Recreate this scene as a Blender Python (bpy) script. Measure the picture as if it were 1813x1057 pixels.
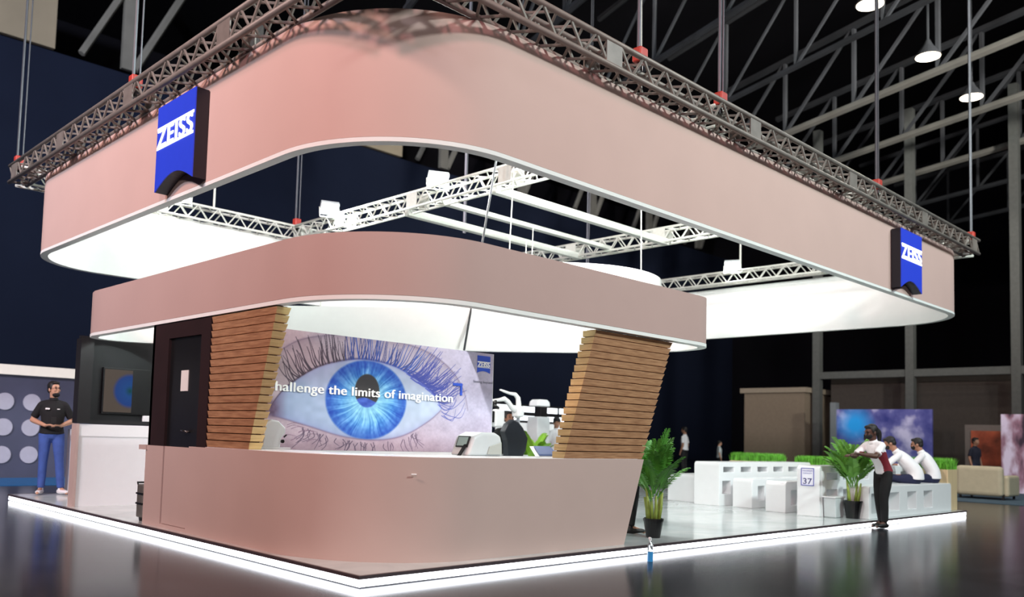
import bpy, bmesh, math, random
import numpy as np
from mathutils import Vector, Matrix, Euler
random.seed(7)
rng = np.random.default_rng(7)
for o in list(bpy.data.objects):
    bpy.data.objects.remove(o)
scene = bpy.context.scene
COL = scene.collection
PI = math.pi
V = Vector

# ------------------------------------------------------------------ camera
yaw, pit, rol = 0.834, 0.0662, 0.0311
fw = V((math.cos(pit)*math.cos(yaw), math.cos(pit)*math.sin(yaw), math.sin(pit)))
r0 = V((math.sin(yaw), -math.cos(yaw), 0)); u0 = r0.cross(fw)
rt = r0*math.cos(rol) + u0*math.sin(rol); up = -r0*math.sin(rol) + u0*math.cos(rol)
CAM = V((-4.2751, -5.5836, 1.15))
cd = bpy.data.cameras.new('camera'); cam = bpy.data.objects.new('camera', cd); COL.objects.link(cam)
cam.matrix_world = Matrix(((rt.x, up.x, -fw.x, CAM.x), (rt.y, up.y, -fw.y, CAM.y), (rt.z, up.z, -fw.z, CAM.z), (0, 0, 0, 1)))
cd.sensor_width = 36; cd.lens = 36*1529.2/1813
cd.shift_x = (906.5-776.47)/1813; cd.shift_y = (668.83-528.5)/1813
cd.clip_end = 400; cd.clip_start = 0.05
cd.dof.use_dof = True; cd.dof.focus_distance = 9.6; cd.dof.aperture_fstop = 1.1
scene.camera = cam

# ------------------------------------------------------------------ world + hall light and added fill
w = bpy.data.worlds.new('world'); scene.world = w; w.use_nodes = True
bg = w.node_tree.nodes['Background']; bg.inputs[0].default_value = (0.25, 0.3, 0.45, 1); bg.inputs[1].default_value = 0.03
scene.view_settings.view_transform = 'Standard'; scene.view_settings.look = 'None'
scene.view_settings.gamma = 1; scene.view_settings.use_curve_mapping = False
scene.view_settings.exposure = 0.0

def area_light(name, loc, target, size, power, col, spread=180):
    l = bpy.data.lights.new(name, 'AREA'); l.shape = 'DISK'; l.size = size; l.energy = power; l.color = col
    l.spread = math.radians(spread)
    o = bpy.data.objects.new(name, l); COL.objects.link(o); o.location = loc
    o.rotation_euler = (V(target)-V(loc)).to_track_quat('-Z', 'Y').to_euler()
    return o
# the hall's high lights, up under its roof; the fill and washes are added
area_light('hall_and_fill_light', (-12, 2, 11.5), (0.5, 4, 2.5), 1.6, 1560, (1.0, 0.66, 0.57))
area_light('hall_and_fill_light', (-9, -9, 11.5), (0.8, 0.8, 2.6), 1.2, 700, (1.0, 0.46, 0.49))
area_light('hall_and_fill_light', (-17, -19, 7), (2, 1, 1.0), 1.5, 1150, (1.0, 0.95, 0.92))  # added low fill from behind the camera, not a roof lamp
area_light('hall_and_fill_light', (6, -13, 11.5), (7, 0, 3), 1.0, 2000, (0.86, 1.0, 0.96))
area_light('hall_and_fill_light', (15, -11, 11.5), (13, 0, 3), 1.2, 760, (0.85, 0.95, 1.0))
area_light('added_hall_wash', (-24, -6, 15), (10, 30, 14), 2.0, 3600, (0.8, 0.87, 1.0), 80)  # added wash to lift the dark back wall
area_light('added_hall_wash', (2, -26, 9), (24, 6, 17), 2.0, 2600, (1.0, 0.96, 0.88), 45)  # added wash from behind the camera to brighten the roof girders

# ------------------------------------------------------------------ materials
MATS = {}
def s2l(c):
    return tuple(((x/255)/12.92 if x/255 <= 0.04045 else ((x/255+0.055)/1.055)**2.4) for x in c)
def mat(name, rgb, rough=0.6, metal=0.0, emit=None, es=1.0, var=0.0, scale=8.0, trans=0.0, spec=0.5, stretch=None, bump=0.0, coat=0):
    if name in MATS: return MATS[name]
    m = bpy.data.materials.new(name); m.use_nodes = True; nt = m.node_tree
    b = nt.nodes['Principled BSDF']
    c = s2l(rgb)
    b.inputs['Base Color'].default_value = (*c, 1); b.inputs['Roughness'].default_value = rough
    b.inputs['Metallic'].default_value = metal; b.inputs['Specular IOR Level'].default_value = spec
    if coat: b.inputs['Coat Weight'].default_value = coat
    if trans: b.inputs['Transmission Weight'].default_value = trans
    if emit: b.inputs['Emission Color'].default_value = (*s2l(emit), 1); b.inputs['Emission Strength'].default_value = es
    if var or bump:
        tc = nt.nodes.new('ShaderNodeTexCoord'); mp = nt.nodes.new('ShaderNodeMapping')
        nt.links.new(tc.outputs['Object'], mp.inputs[0])
        if stretch: mp.inputs['Scale'].default_value = stretch
        n = nt.nodes.new('ShaderNodeTexNoise'); n.inputs['Scale'].default_value = scale; n.inputs['Detail'].default_value = 5
        nt.links.new(mp.outputs[0], n.inputs['Vector'])
        if var:
            r = nt.nodes.new('ShaderNodeValToRGB')
            r.color_ramp.elements[0].position = 0.3; r.color_ramp.elements[1].position = 0.7
            r.color_ramp.elements[0].color = tuple(max(0, x*(1-var)) for x in c)+(1,)
            r.color_ramp.elements[1].color = tuple(min(1, x*(1+var)) for x in c)+(1,)
            nt.links.new(n.outputs['Fac'], r.inputs[0]); nt.links.new(r.outputs[0], b.inputs['Base Color'])
        if bump:
            bp = nt.nodes.new('ShaderNodeBump'); bp.inputs['Strength'].default_value = bump; bp.inputs['Distance'].default_value = 0.01
            nt.links.new(n.outputs['Fac'], bp.inputs['Height']); nt.links.new(bp.outputs[0], b.inputs['Normal'])
    MATS[name] = m
    return m
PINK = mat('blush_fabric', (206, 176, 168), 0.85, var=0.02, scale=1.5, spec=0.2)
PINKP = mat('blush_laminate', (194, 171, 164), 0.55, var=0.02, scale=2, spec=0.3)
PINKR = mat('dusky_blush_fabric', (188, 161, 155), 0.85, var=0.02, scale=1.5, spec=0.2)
WHITEF = mat('white_fabric', (240, 242, 240), 0.9, var=0.01, spec=0.1)
WHITE = mat('white_lacquer', (238, 240, 242), 0.25, var=0.01, spec=0.5)
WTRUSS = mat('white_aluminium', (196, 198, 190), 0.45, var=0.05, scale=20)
GTRUSS = mat('dim_lit_aluminium', (128, 121, 115), 0.5, metal=0.2, var=0.15, scale=6)  # grey-brown stands for the outer trusses' weaker light, put into the colour
BLACK = mat('black_panel', (22, 20, 24), 0.5, var=0.1)
DBROWN = mat('dark_brown_panel', (38, 20, 22), 0.6, var=0.15, scale=3)
BLKP = mat('black_plastic', (18, 18, 20), 0.35, var=0.05)
NAVY = mat('navy_hall_cladding', (25, 31, 48), 0.9, var=0.15, scale=0.15, spec=0.1)
HALLD = mat('dark_hall_cladding', (16, 15, 20), 0.9, var=0.2, scale=0.2, spec=0.1)
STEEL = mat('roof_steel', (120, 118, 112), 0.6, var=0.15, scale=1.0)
DSTEEL = mat('dark_unlit_roof_steel', (46, 48, 52), 0.7, var=0.2, scale=1.0)  # darker copy of the roof steel for unlit girders; also plain dark lamp parts
BLUE = mat('royal_blue', (38, 62, 190), 0.5, emit=(30, 55, 200), es=0.35, var=0.02)
BLUEP = mat('printed_blue', (45, 80, 190), 0.5, var=0.02)
LETW = mat('lit_letter_white', (255, 255, 255), 0.5, emit=(240, 245, 255), es=1.6, var=0.01)
LETP = mat('printed_white', (252, 252, 252), 0.6, var=0.01)
SIGNSIDE = mat('sign_side_dark', (28, 26, 36), 0.4, var=0.05)
LED = mat('led_strip_light', (255, 255, 255), 0.5, emit=(245, 248, 255), es=7.0, var=0.01)
TRIM = mat('dark_edge_trim', (88, 78, 82), 0.4, metal=0.4, var=0.15, scale=15)
LAMPG = mat('flood_lens', (255, 255, 255), 0.3, emit=(250, 255, 250), es=30, var=0.01)
LEAF = mat('palm_green', (86, 150, 58), 0.5, var=0.35, scale=6)
LEAF2 = mat('lime_leaf', (140, 190, 60), 0.5, var=0.3, scale=6)
LEAFM = mat('mid_green_leaf', (112, 172, 72), 0.5, var=0.3, scale=6)
STEMG = mat('palm_stem', (140, 160, 70), 0.5, var=0.2, scale=12)
GRASS = mat('artificial_grass', (112, 186, 62), 0.6, var=0.35, scale=9)
SOIL = mat('potting_soil', (52, 40, 32), 0.95, var=0.3, scale=30)
PALEWOOD = mat('pale_wood', (206, 184, 146), 0.55, var=0.12, scale=4, stretch=(6, 6, 0.6))
SKIN = mat('skin_tan', (196, 148, 122), 0.55, var=0.05, scale=20)
SKIND = mat('skin_dark', (82, 54, 44), 0.55, var=0.05, scale=20)
SKINM = mat('skin_medium', (160, 115, 92), 0.55, var=0.05, scale=20)
HAIR = mat('black_hair', (20, 17, 17), 0.6, var=0.3, scale=40)
BSHIRT = mat('black_cotton', (20, 20, 23), 0.85, var=0.15, scale=15, bump=0.3)
JEANS = mat('blue_denim', (62, 88, 158), 0.85, var=0.2, scale=7, bump=0.3)
BTROU = mat('black_trouser', (16, 15, 18), 0.85, var=0.15, scale=10, bump=0.3)
NTROU = mat('navy_trouser', (24, 30, 62), 0.85, var=0.15, scale=10, bump=0.3)
WSHIRT = mat('white_shirt', (236, 236, 240), 0.8, var=0.04, scale=7, bump=0.5)
MAROON = mat('maroon_panel', (122, 30, 44), 0.8, var=0.08)
SHOEW = mat('white_sneaker', (235, 233, 235), 0.6, var=0.03)
SHOEB = mat('black_shoe', (20, 19, 20), 0.5, var=0.1)
EYEM = mat('dark_eye', (20, 14, 12), 0.2, var=0.05)
LIPS = mat('lip', (150, 90, 84), 0.5, var=0.05)
GREYP = mat('pale_grey_plastic', (205, 212, 214), 0.35, var=0.02)
GREYD = mat('mid_grey_plastic', (120, 126, 130), 0.4, var=0.03)
CHAIRL = mat('dark_leather', (36, 40, 48), 0.4, var=0.1)
RED = mat('hoist_red', (180, 60, 50), 0.5, var=0.1)
CABLE = mat('grey_cable', (84, 86, 92), 0.4, metal=0.5, var=0.1)
DCABLE = mat('dark_cable', (42, 46, 50), 0.5, var=0.1)
GLASSM = mat('clear_bottle', (230, 240, 245), 0.05, trans=0.9, var=0.01)

def wood_mat(name, c1, c2):
    m = bpy.data.materials.new(name); m.use_nodes = True; nt = m.node_tree; b = nt.nodes['Principled BSDF']
    tc = nt.nodes.new('ShaderNodeTexCoord'); mp = nt.nodes.new('ShaderNodeMapping'); mp.inputs['Scale'].default_value = (1.2, 1.2, 14)
    n = nt.nodes.new('ShaderNodeTexNoise'); n.inputs['Scale'].default_value = 4; n.inputs['Detail'].default_value = 8
    r = nt.nodes.new('ShaderNodeValToRGB')
    r.color_ramp.elements[0].position = 0.3; r.color_ramp.elements[1].position = 0.75
    r.color_ramp.elements[0].color = (*s2l(c1), 1); r.color_ramp.elements[1].color = (*s2l(c2), 1)
    nt.links.new(tc.outputs['Object'], mp.inputs[0]); nt.links.new(mp.outputs[0], n.inputs['Vector'])
    nt.links.new(n.outputs['Fac'], r.inputs[0]); nt.links.new(r.outputs[0], b.inputs['Base Color'])
    b.inputs['Roughness'].default_value = 0.5
    return m
WOOD = wood_mat('oak_slat', (150, 108, 78), (196, 152, 114))
WOODE = wood_mat('oak_slat_end', (190, 160, 104), (214, 186, 130))

def marble_mat(name, c1, c2, rough, tile, grout):
    m = bpy.data.materials.new(name); m.use_nodes = True; nt = m.node_tree; b = nt.nodes['Principled BSDF']
    tc = nt.nodes.new('ShaderNodeTexCoord')
    n = nt.nodes.new('ShaderNodeTexNoise'); n.inputs['Scale'].default_value = 1.1; n.inputs['Detail'].default_value = 8; n.inputs['Distortion'].default_value = 1.5
    r = nt.nodes.new('ShaderNodeValToRGB'); r.color_ramp.elements[0].position = 0.35; r.color_ramp.elements[1].position = 0.65
    r.color_ramp.elements[0].color = (*s2l(c1), 1); r.color_ramp.elements[1].color = (*s2l(c2), 1)
    nt.links.new(tc.outputs['Object'], n.inputs['Vector']); nt.links.new(n.outputs['Fac'], r.inputs[0])
    if tile:
        bk = nt.nodes.new('ShaderNodeTexBrick'); bk.offset = 0.0; bk.inputs['Scale'].default_value = 1.0
        bk.inputs['Brick Width'].default_value = tile; bk.inputs['Row Height'].default_value = tile; bk.inputs['Mortar Size'].default_value = 0.004
        bk.inputs['Mortar'].default_value = (*s2l(grout), 1)
        nt.links.new(tc.outputs['Object'], bk.inputs['Vector']); nt.links.new(r.outputs[0], bk.inputs['Color1']); nt.links.new(r.outputs[0], bk.inputs['Color2'])
        nt.links.new(bk.outputs['Color'], b.inputs['Base Color'])
    else:
        nt.links.new(r.outputs[0], b.inputs['Base Color'])
    b.inputs['Roughness'].default_value = rough
    return m
TILE = marble_mat('white_marble_tile', (184, 193, 193), (207, 213, 213), 0.12, 0.8, (190, 198, 200))
HFLOOR = marble_mat('polished_hall_floor', (30, 31, 36), (44, 45, 50), 0.16, 0, None)
HFLOOR.node_tree.nodes['Principled BSDF'].inputs['Specular IOR Level'].default_value = 0.35; HFLOOR.node_tree.nodes['Principled BSDF'].inputs['IOR'].default_value = 1.2

# ------------------------------------------------------------------ mesh helpers
class MB:
    def __init__(s): s.v = []; s.f = []
    def add(s, vs, fs):
        n = len(s.v); s.v += [tuple(x) for x in vs]; s.f += [tuple(i+n for i in f) for f in fs]; return s
    def box(s, x0, y0, z0, x1, y1, z1):
        vs = [(x, y, z) for z in (z0, z1) for y in (y0, y1) for x in (x0, x1)]
        return s.add(vs, [(0, 2, 3, 1), (4, 5, 7, 6), (0, 1, 5, 4), (2, 6, 7, 3), (0, 4, 6, 2), (1, 3, 7, 5)])
    def tube(s, pts, r, n=8, cap=True):
        pts = [V(p) for p in pts]; rs = r if isinstance(r, (list, tuple)) else [r]*len(pts)
        vs = []; prev = None
        for i, p in enumerate(pts):
            t = (pts[min(i+1, len(pts)-1)]-pts[max(i-1, 0)]).normalized()
            a = prev if prev is not None else (V((0, 0, 1)) if abs(t.z) < 0.9 else V((1, 0, 0)))
            a = (a-t*a.dot(t)).normalized(); b = t.cross(a); prev = a
            for k in range(n):
                q = 2*PI*k/n; vs.append(p+(a*math.cos(q)+b*math.sin(q))*rs[i])
        fs = []
        for i in range(len(pts)-1):
            for k in range(n):
                fs.append((i*n+k, i*n+(k+1) % n, (i+1)*n+(k+1) % n, (i+1)*n+k))
        if cap:
            fs.append(tuple(range(n-1, -1, -1))); fs.append(tuple((len(pts)-1)*n+k for k in range(n)))
        return s.add(vs, fs)
    def prism(s, poly, a, b):
        """poly: list of 3D points (one face), extruded by vector from a to b offsets"""
        n = len(poly); a = V(a); b = V(b)
        vs = [V(p)+a for p in poly]+[V(p)+b for p in poly]
        fs = [tuple(range(n-1, -1, -1)), tuple(range(n, 2*n))]+[(i, (i+1) % n, n+(i+1) % n, n+i) for i in range(n)]
        return s.add(vs, fs)
    def lathe(s, prof, c=(0, 0, 0), n=20):
        vs = []; c = V(c)
        for r, z in prof:
            for k in range(n):
                q = 2*PI*k/n; vs.append(c+V((r*math.cos(q), r*math.sin(q), z)))
        fs = [(i*n+k, i*n+(k+1) % n, (i+1)*n+(k+1) % n, (i+1)*n+k) for i in range(len(prof)-1) for k in range(n)]
        fs.append(tuple(range(n-1, -1, -1))); fs.append(tuple((len(prof)-1)*n+k for k in range(n)))
        return s.add(vs, fs)
    def ell(s, c, r, nu=14, nv=9, rot=None):
        vs = []; c = V(c)
        for j in range(1, nv):
            t = PI*j/nv
            for i in range(nu):
                q = 2*PI*i/nu; p = V((r[0]*math.sin(t)*math.cos(q), r[1]*math.sin(t)*math.sin(q), r[2]*math.cos(t)))
                if rot is not None: p = rot @ p
                vs.append(c+p)
        tp = V((0, 0, r[2])); bt = V((0, 0, -r[2]))
        if rot is not None: tp = rot @ tp; bt = rot @ bt
        vs += [c+tp, c+bt]; T = (nv-1)*nu; fs = []
        for j in range(nv-2):
            for i in range(nu):
                fs.append((j*nu+i, (j+1)*nu+i, (j+1)*nu+(i+1) % nu, j*nu+(i+1) % nu))
        for i in range(nu):
            fs.append((T, i, (i+1) % nu)); fs.append((T+1, (nv-2)*nu+(i+1) % nu, (nv-2)*nu+i))
        return s.add(vs, fs)
    def mesh(s, name):
        m = bpy.data.meshes.new(name); m.from_pydata([tuple(v) for v in s.v], [], s.f); m.validate(); m.update()
        return m
    def build(s, name, material, parent=None, smooth=False, bevel=0, fix=True, loc=None):
        m = s.mesh(name)
        if fix:
            b = bmesh.new(); b.from_mesh(m); bmesh.ops.recalc_face_normals(b, faces=b.faces); b.to_mesh(m); b.free()
        m.materials.append(material)
        if smooth: m.polygons.foreach_set('use_smooth', [True]*len(m.polygons))
        o = bpy.data.objects.new(name, m); COL.objects.link(o)
        if loc is not None: o.location = loc
        if parent: o.parent = parent
        if bevel:
            md = o.modifiers.new('bevel', 'BEVEL'); md.width = bevel; md.segments = 3; md.limit_method = 'ANGLE'
        return o
def box(x0, y0, z0, x1, y1, z1): return MB().box(x0, y0, z0, x1, y1, z1)
def tag(o, label=None, cat=None, group=None, kind=None):
    if label: o['label'] = label
    if cat: o['category'] = cat
    if group: o['group'] = group
    if kind: o['kind'] = kind
    return o
def empty(name, loc=(0, 0, 0), label=None, cat=None, group=None, rz=0):
    o = bpy.data.objects.new(name, None); COL.objects.link(o); o.location = loc; o.rotation_euler = (0, 0, rz); o.empty_display_size = 0.2
    return tag(o, label, cat, group)
def struct(o): o['kind'] = 'structure'; return o
def shift(parent, o):  # o was modelled in world space: keep it there under a placed, unrotated parent
    o.parent = parent; o.matrix_parent_inverse = parent.matrix_basis.inverted() if False else Matrix.Translation(-V(parent.location)); return o
def copy_tree(o, parent=None):
    c = o.copy(); COL.objects.link(c)
    if parent: c.parent = parent
    for ch in [x for x in bpy.data.objects if x.parent == o]: copy_tree(ch, c)
    return c
def text_obj(name, body, size, material, origin, xdir, ydir, parent=None, offset=0.0, extrude=0.004, width=None, spacing=1.0, height=None, bold=0.0):
    cu = bpy.data.curves.new(name, 'FONT'); cu.body = body; cu.size = size; cu.offset = offset; cu.extrude = extrude; cu.space_character = spacing
    t = bpy.data.objects.new(name, cu); COL.objects.link(t)
    dg = bpy.context.evaluated_depsgraph_get(); me = bpy.data.meshes.new_from_object(t.evaluated_get(dg))
    bpy.data.objects.remove(t)
    co = np.zeros(len(me.vertices)*3); me.vertices.foreach_get('co', co); co = co.reshape(-1, 3)
    w0 = co[:, 0].min(); w1 = co[:, 0].max(); h0 = co[:, 1].min(); h1 = co[:, 1].max()
    sx = (width/(w1-w0)) if width else 1; sy = (height/(h1-h0)) if height else 1
    x = V(xdir).normalized(); y = V(ydir).normalized(); z = x.cross(y); O = V(origin)
    out = []
    for c in co:
        yy = (c[1]-(h0 if height else 0))*sy
        out += list(O+x*((c[0]-w0)*sx)+y*yy+z*float(c[2]))
    me.vertices.foreach_set('co', out); me.update()
    if bold:
        bm = bmesh.new()
        for k, dx in enumerate((-bold, -bold/3, bold/3, bold)):
            nv = len(bm.verts); bm.from_mesh(me); bm.verts.ensure_lookup_table()
            for v_ in bm.verts[nv:]: v_.co += x*dx + y*(bold*0.25*(k % 2)) + z*(0.0003*k)
        bm.to_mesh(me); bm.free()
    me.materials.clear(); me.materials.append(material)
    o = bpy.data.objects.new(name, me); COL.objects.link(o)
    if parent: shift(parent, o)
    return o

# ------------------------------------------------------------------ the hall
FZ = -0.1
struct(box(-45, -30, FZ-0.2, 62, 48, FZ).build('floor', HFLOOR))
struct(box(-45, -30, 21.0, 62, 48, 21.3).build('ceiling', HALLD))
struct(box(-45, 30, FZ, 62, 30.4, 16.0).build('wall_back', NAVY))
struct(box(-45, 38, FZ, 62, 38.4, 21.0).build('wall_rear', HALLD))
struct(box(60, -30, FZ, 60.4, 38, 21.0).build('wall_right', HALLD))
struct(box(-45.4, -30, FZ, -45, 38, 21.0).build('wall_left', NAVY))
struct(box(-45, -30.4, FZ, 60, -30, 21.0).build('wall_front', HALLD))
BEIGER = mat('beige_roof_panel', (150, 138, 118), 0.8, var=0.1, scale=0.5)
struct(box(-4, 29.7, 16.0, 6.6, 29.9, 19.5).build('trim_7', BEIGER)); struct(box(21.9, 29.7, 16.0, 24.6, 29.9, 19.5).build('trim_8', BEIGER))

# ------------------------------------------------------------------ platform
LX, LY = 14.8, 9.24
pf = empty('exhibition_platform', (0, 0, FZ), 'low white tiled platform with a glowing strip around its edge', 'platform')
shift(pf, box(0.03, 0.03, FZ+0.06, LX-0.03, LY-0.03, 0.0).build('tiled_surface', TILE))
shift(pf, box(0.06, 0.06, FZ, LX-0.06, LY-0.06, FZ+0.06).build('plinth', BLACK))
e = MB()
for a in ((0, 0, LX, 0.03), (0, LY-0.03, LX, LY), (0, 0.03, 0.03, LY-0.03), (LX-0.03, 0.03, LX, LY-0.03)):
    e.box(a[0], a[1], -0.028, a[2], a[3], 0.002)
shift(pf, e.build('edge_trim', TRIM))
for a in ((0.012, 0.012, LX-0.012, 0.04), (0.012, 0.04, 0.04, LY-0.012)):
    shift(pf, box(a[0], a[1], FZ+0.012, a[2], a[3], -0.03).build('light_strip', LED))

# ------------------------------------------------------------------ closed fabric rings
def rrect(x0, y0, x1, y1, rf, rl, rr, rb, n=20):
    out = []
    for cx, cy, r, a in ((x1-rb, y1-rb, rb, 0), (x0+rl, y1-rl, rl, 0.5), (x0+rf, y0+rf, rf, 1), (x1-rr, y0+rr, rr, 1.5)):
        for i in range(n+1):
            q = PI*(a+0.5*i/n); out.append((cx+r*math.cos(q), cy+r*math.sin(q)))
    return out
def offset_loop(lp, d):
    n = len(lp); out = []
    for i in range(n):
        a = V(lp[i-1]); b = V(lp[(i+1) % n]); t = (b-a).normalized(); nr = V((-t.y, t.x))
        out.append(tuple(V(lp[i])+nr*d))
    return out
def ring_part(name, lp_o, lp_i, z0, z1, material, parent):
    n = len(lp_o); m = MB()
    vs = [(x, y, z0) for x, y in lp_o]+[(x, y, z1) for x, y in lp_o]+[(x, y, z0) for x, y in lp_i]+[(x, y, z1) for x, y in lp_i]
    fs = []
    for i in range(n):
        j = (i+1) % n
        fs += [(i, j, n+j, n+i), (2*n+j, 2*n+i, 3*n+i, 3*n+j), (i, 2*n+i, 2*n+j, j), (n+i, n+j, 3*n+j, 3*n+i)]
    m.add(vs, fs); o = m.build(name, material); md = o.modifiers.new('es', 'EDGE_SPLIT'); md.split_angle = 0.6
    o.data.polygons.foreach_set('use_smooth', [True]*len(o.data.polygons))
    shift(parent, o); return o
def fabric_ring(name, lp, z0, z1, label, cat, thick=0.1, fab=PINK):
    root = empty(name, (lp[0][0], lp[0][1], z0), label, cat)
    a = lp; b = offset_loop(lp, 0.012); c = offset_loop(lp, thick)
    ring_part('outer_fabric', a, b, z0+0.035, z1, fab, root)
    ring_part('inner_fabric', b, c, z0+0.02, z1-0.01, WHITEF, root)
    ring_part('bottom_rim', offset_loop(lp, -0.004), offset_loop(lp, thick+0.004), z0-0.01, z0+0.03, WHITEF, root)
    return root
CANOPY = rrect(-0.07, -0.145, 14.92, 9.22, 1.47, 1.28, 1.44, 1.3)
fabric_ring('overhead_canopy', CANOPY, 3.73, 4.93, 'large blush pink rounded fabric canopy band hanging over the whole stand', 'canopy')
# the lower band: a rounded triangle
def catmull(pts, n=6, closed=True):
    out = []; N = len(pts)
    for i in range(N if closed else N-1):
        if closed: p0, p1, p2, p3 = (V(pts[(i+k-1) % N]) for k in range(4))
        else: p0, p1, p2, p3 = V(pts[max(i-1, 0)]), V(pts[i]), V(pts[i+1]), V(pts[min(i+2, N-1)])
        for k in range(n):
            t = k/n
            out.append(0.5*((2*p1)+(p2-p0)*t+(2*p0-5*p1+4*p2-p3)*t*t+(3*p1-p0-3*p2+p3)*t**3))
    if not closed: out.append(V(pts[-1]))
    return [tuple(p) for p in out]
back = [(5.2, 0.125), (5.42, 0.15), (5.62, 0.28), (5.73, 0.49), (5.77, 0.84), (5.62, 1.35), (5.29, 1.99), (4.91, 2.5), (4.54, 2.99), (3.91, 3.69), (2.845, 4.93), (1.9, 5.87), (1.2, 6.5), (0.8, 6.74), (0.45, 6.78), (0.2, 6.62), (0.1, 6.3)]
lowloop = catmull(back, 4, closed=False)
lowloop += [(0.1, 6.0-0.5*i) for i in range(9)]
lowloop += [(0.1+1.36-1.36*math.cos(q), 0.125+1.36-1.36*math.sin(q)) for q in [PI/2*i/20 for i in range(21)]]
lowloop += [(1.96+0.5*i, 0.125) for i in range(6)]
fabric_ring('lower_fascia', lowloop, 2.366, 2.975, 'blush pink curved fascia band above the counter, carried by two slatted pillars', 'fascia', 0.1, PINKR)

# ------------------------------------------------------------------ counter with door wall
def arcpath(ysteps, x1):
    p = [(0.108, y) for y in ysteps]
    p += [(0.108+1.38-1.38*math.cos(q), 0.179+1.38-1.38*math.sin(q)) for q in [PI/2*i/24 for i in range(25)]]
    p += [(1.9+0.4*i, 0.179) for i in range(5)]
    return p
def off_open(lp, d):
    out = []; n = len(lp)
    for i in range(n):
        a = V(lp[max(i-1, 0)]); b = V(lp[min(i+1, n-1)]); t = (b-a).normalized(); out.append(tuple(V(lp[i])+V((-t.y, t.x))*d))
    return out
KT = 0.945
ct = empty('reception_counter', (0.108, 2.9, 0), 'long blush pink counter with rounded corner and white top', 'counter')
path = arcpath([2.915, 2.4, 2.0, 1.8], 0)
def sweep_panel(path, t, z0, z1, xe0, xe1, name, material, parent):
    a = path; b = off_open(path, t); m = MB(); n = len(a)+1
    rows = []
    for z, xe in ((z0, xe0), (z1, xe1)):
        rows.append([(x, y, z) for x, y in a]+[(xe, a[-1][1], z)]); rows.append([(x, y, z) for x, y in b]+[(xe, b[-1][1], z)])
    vs = rows[0]+rows[1]+rows[2]+rows[3]; fs = []
    for i in range(n-1):
        fs += [(i, i+1, 2*n+i+1, 2*n+i), (n+i+1, n+i, 3*n+i, 3*n+i+1), (i, n+i, n+i+1, i+1), (2*n+i, 2*n+i+1, 3*n+i+1, 3*n+i)]
    fs += [(0, 2*n, 3*n, n), (n-1, 2*n-1, 4*n-1, 3*n-1)]
    m.add(vs, fs); o = m.build(name, material, smooth=True); md = o.modifiers.new('es', 'EDGE_SPLIT'); md.split_angle = 0.5
    shift(parent, o); return o
sweep_panel(path, 0.12, 0.0, KT, 3.815, 4.17, 'front_panel', PINKP, ct)
sweep_panel(off_open(path, 0.02), 0.62, KT-0.04, KT+0.003, 4.06, 4.075, 'white_top', WHITE, ct)
shift(ct, box(2.4, 0.3, 0.0, 3.7, 0.75, KT-0.045).build('inner_cabinet', WHITE))
# small white vent mark on the front
shift(ct, MB().tube([(0.80, 0.335, 0.79), (0.842, 0.312, 0.79)], 0.006, 6).build('white_mark', LETP))

# storage cabin: the wall with the door on the left edge and the mural wall
cab = empty('storage_cabin', (0.108, 3.0, 0), 'dark brown storage cabin wall with black door and blush lower half', 'cabin')
shift(cab, box(0.112, 2.92, KT-0.02, 0.2, 3.13, 2.352).build('upper_panel', DBROWN))
shift(cab, box(0.112, 3.93, KT-0.02, 0.2, 4.36, 2.352).build('upper_panel', DBROWN))
shift(cab, box(0.112, 3.13, 2.17, 0.2, 3.93, 2.352).build('header_panel', DBROWN))
lp = MB().box(0.108, 3.93, 0.0, 0.22, 4.40, 0.925); lp.box(0.108, 2.915, 0.0, 0.22, 3.29, 0.94); lp.box(0.108, 3.29, 0, 0.22, 3.93, 0.04)
shift(cab, lp.build('lower_panel', PINKP))
shift(cab, box(0.09, 4.36, 0.87, 0.24, 4.56, 0.925).build('ledge', PINKP))
dr = shift(cab, box(0.145, 3.13, KT-0.02, 0.19, 3.93, 2.17).build('door', BLKP))
shift(cab, box(0.12, 3.3, 0.045, 0.19, 3.915, 0.925).build('lower_door_leaf', PINKP))
h = MB().tube([(0.145, 3.36, 1.10), (0.10, 3.36, 1.10), (0.095, 3.36, 1.105), (0.095, 3.47, 1.115), (0.105, 3.49, 1.11)], 0.011, 8)
ho = h.build('door_handle', mat('chrome', (215, 212, 208), 0.2, metal=1, var=0.02), smooth=True); ho.parent = dr
shift(cab, box(0.112, 4.3, 0.93, 3.2, 4.36, 2.36).build('rear_panel', BLACK))
tag(box(0.136, 3.45, 1.555, 0.1445, 3.625, 1.79).build('paper_notice', mat('white_paper', (232, 230, 226), 0.8, var=0.02)), 'white paper notice taped upright on the black door', 'notice')

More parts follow.
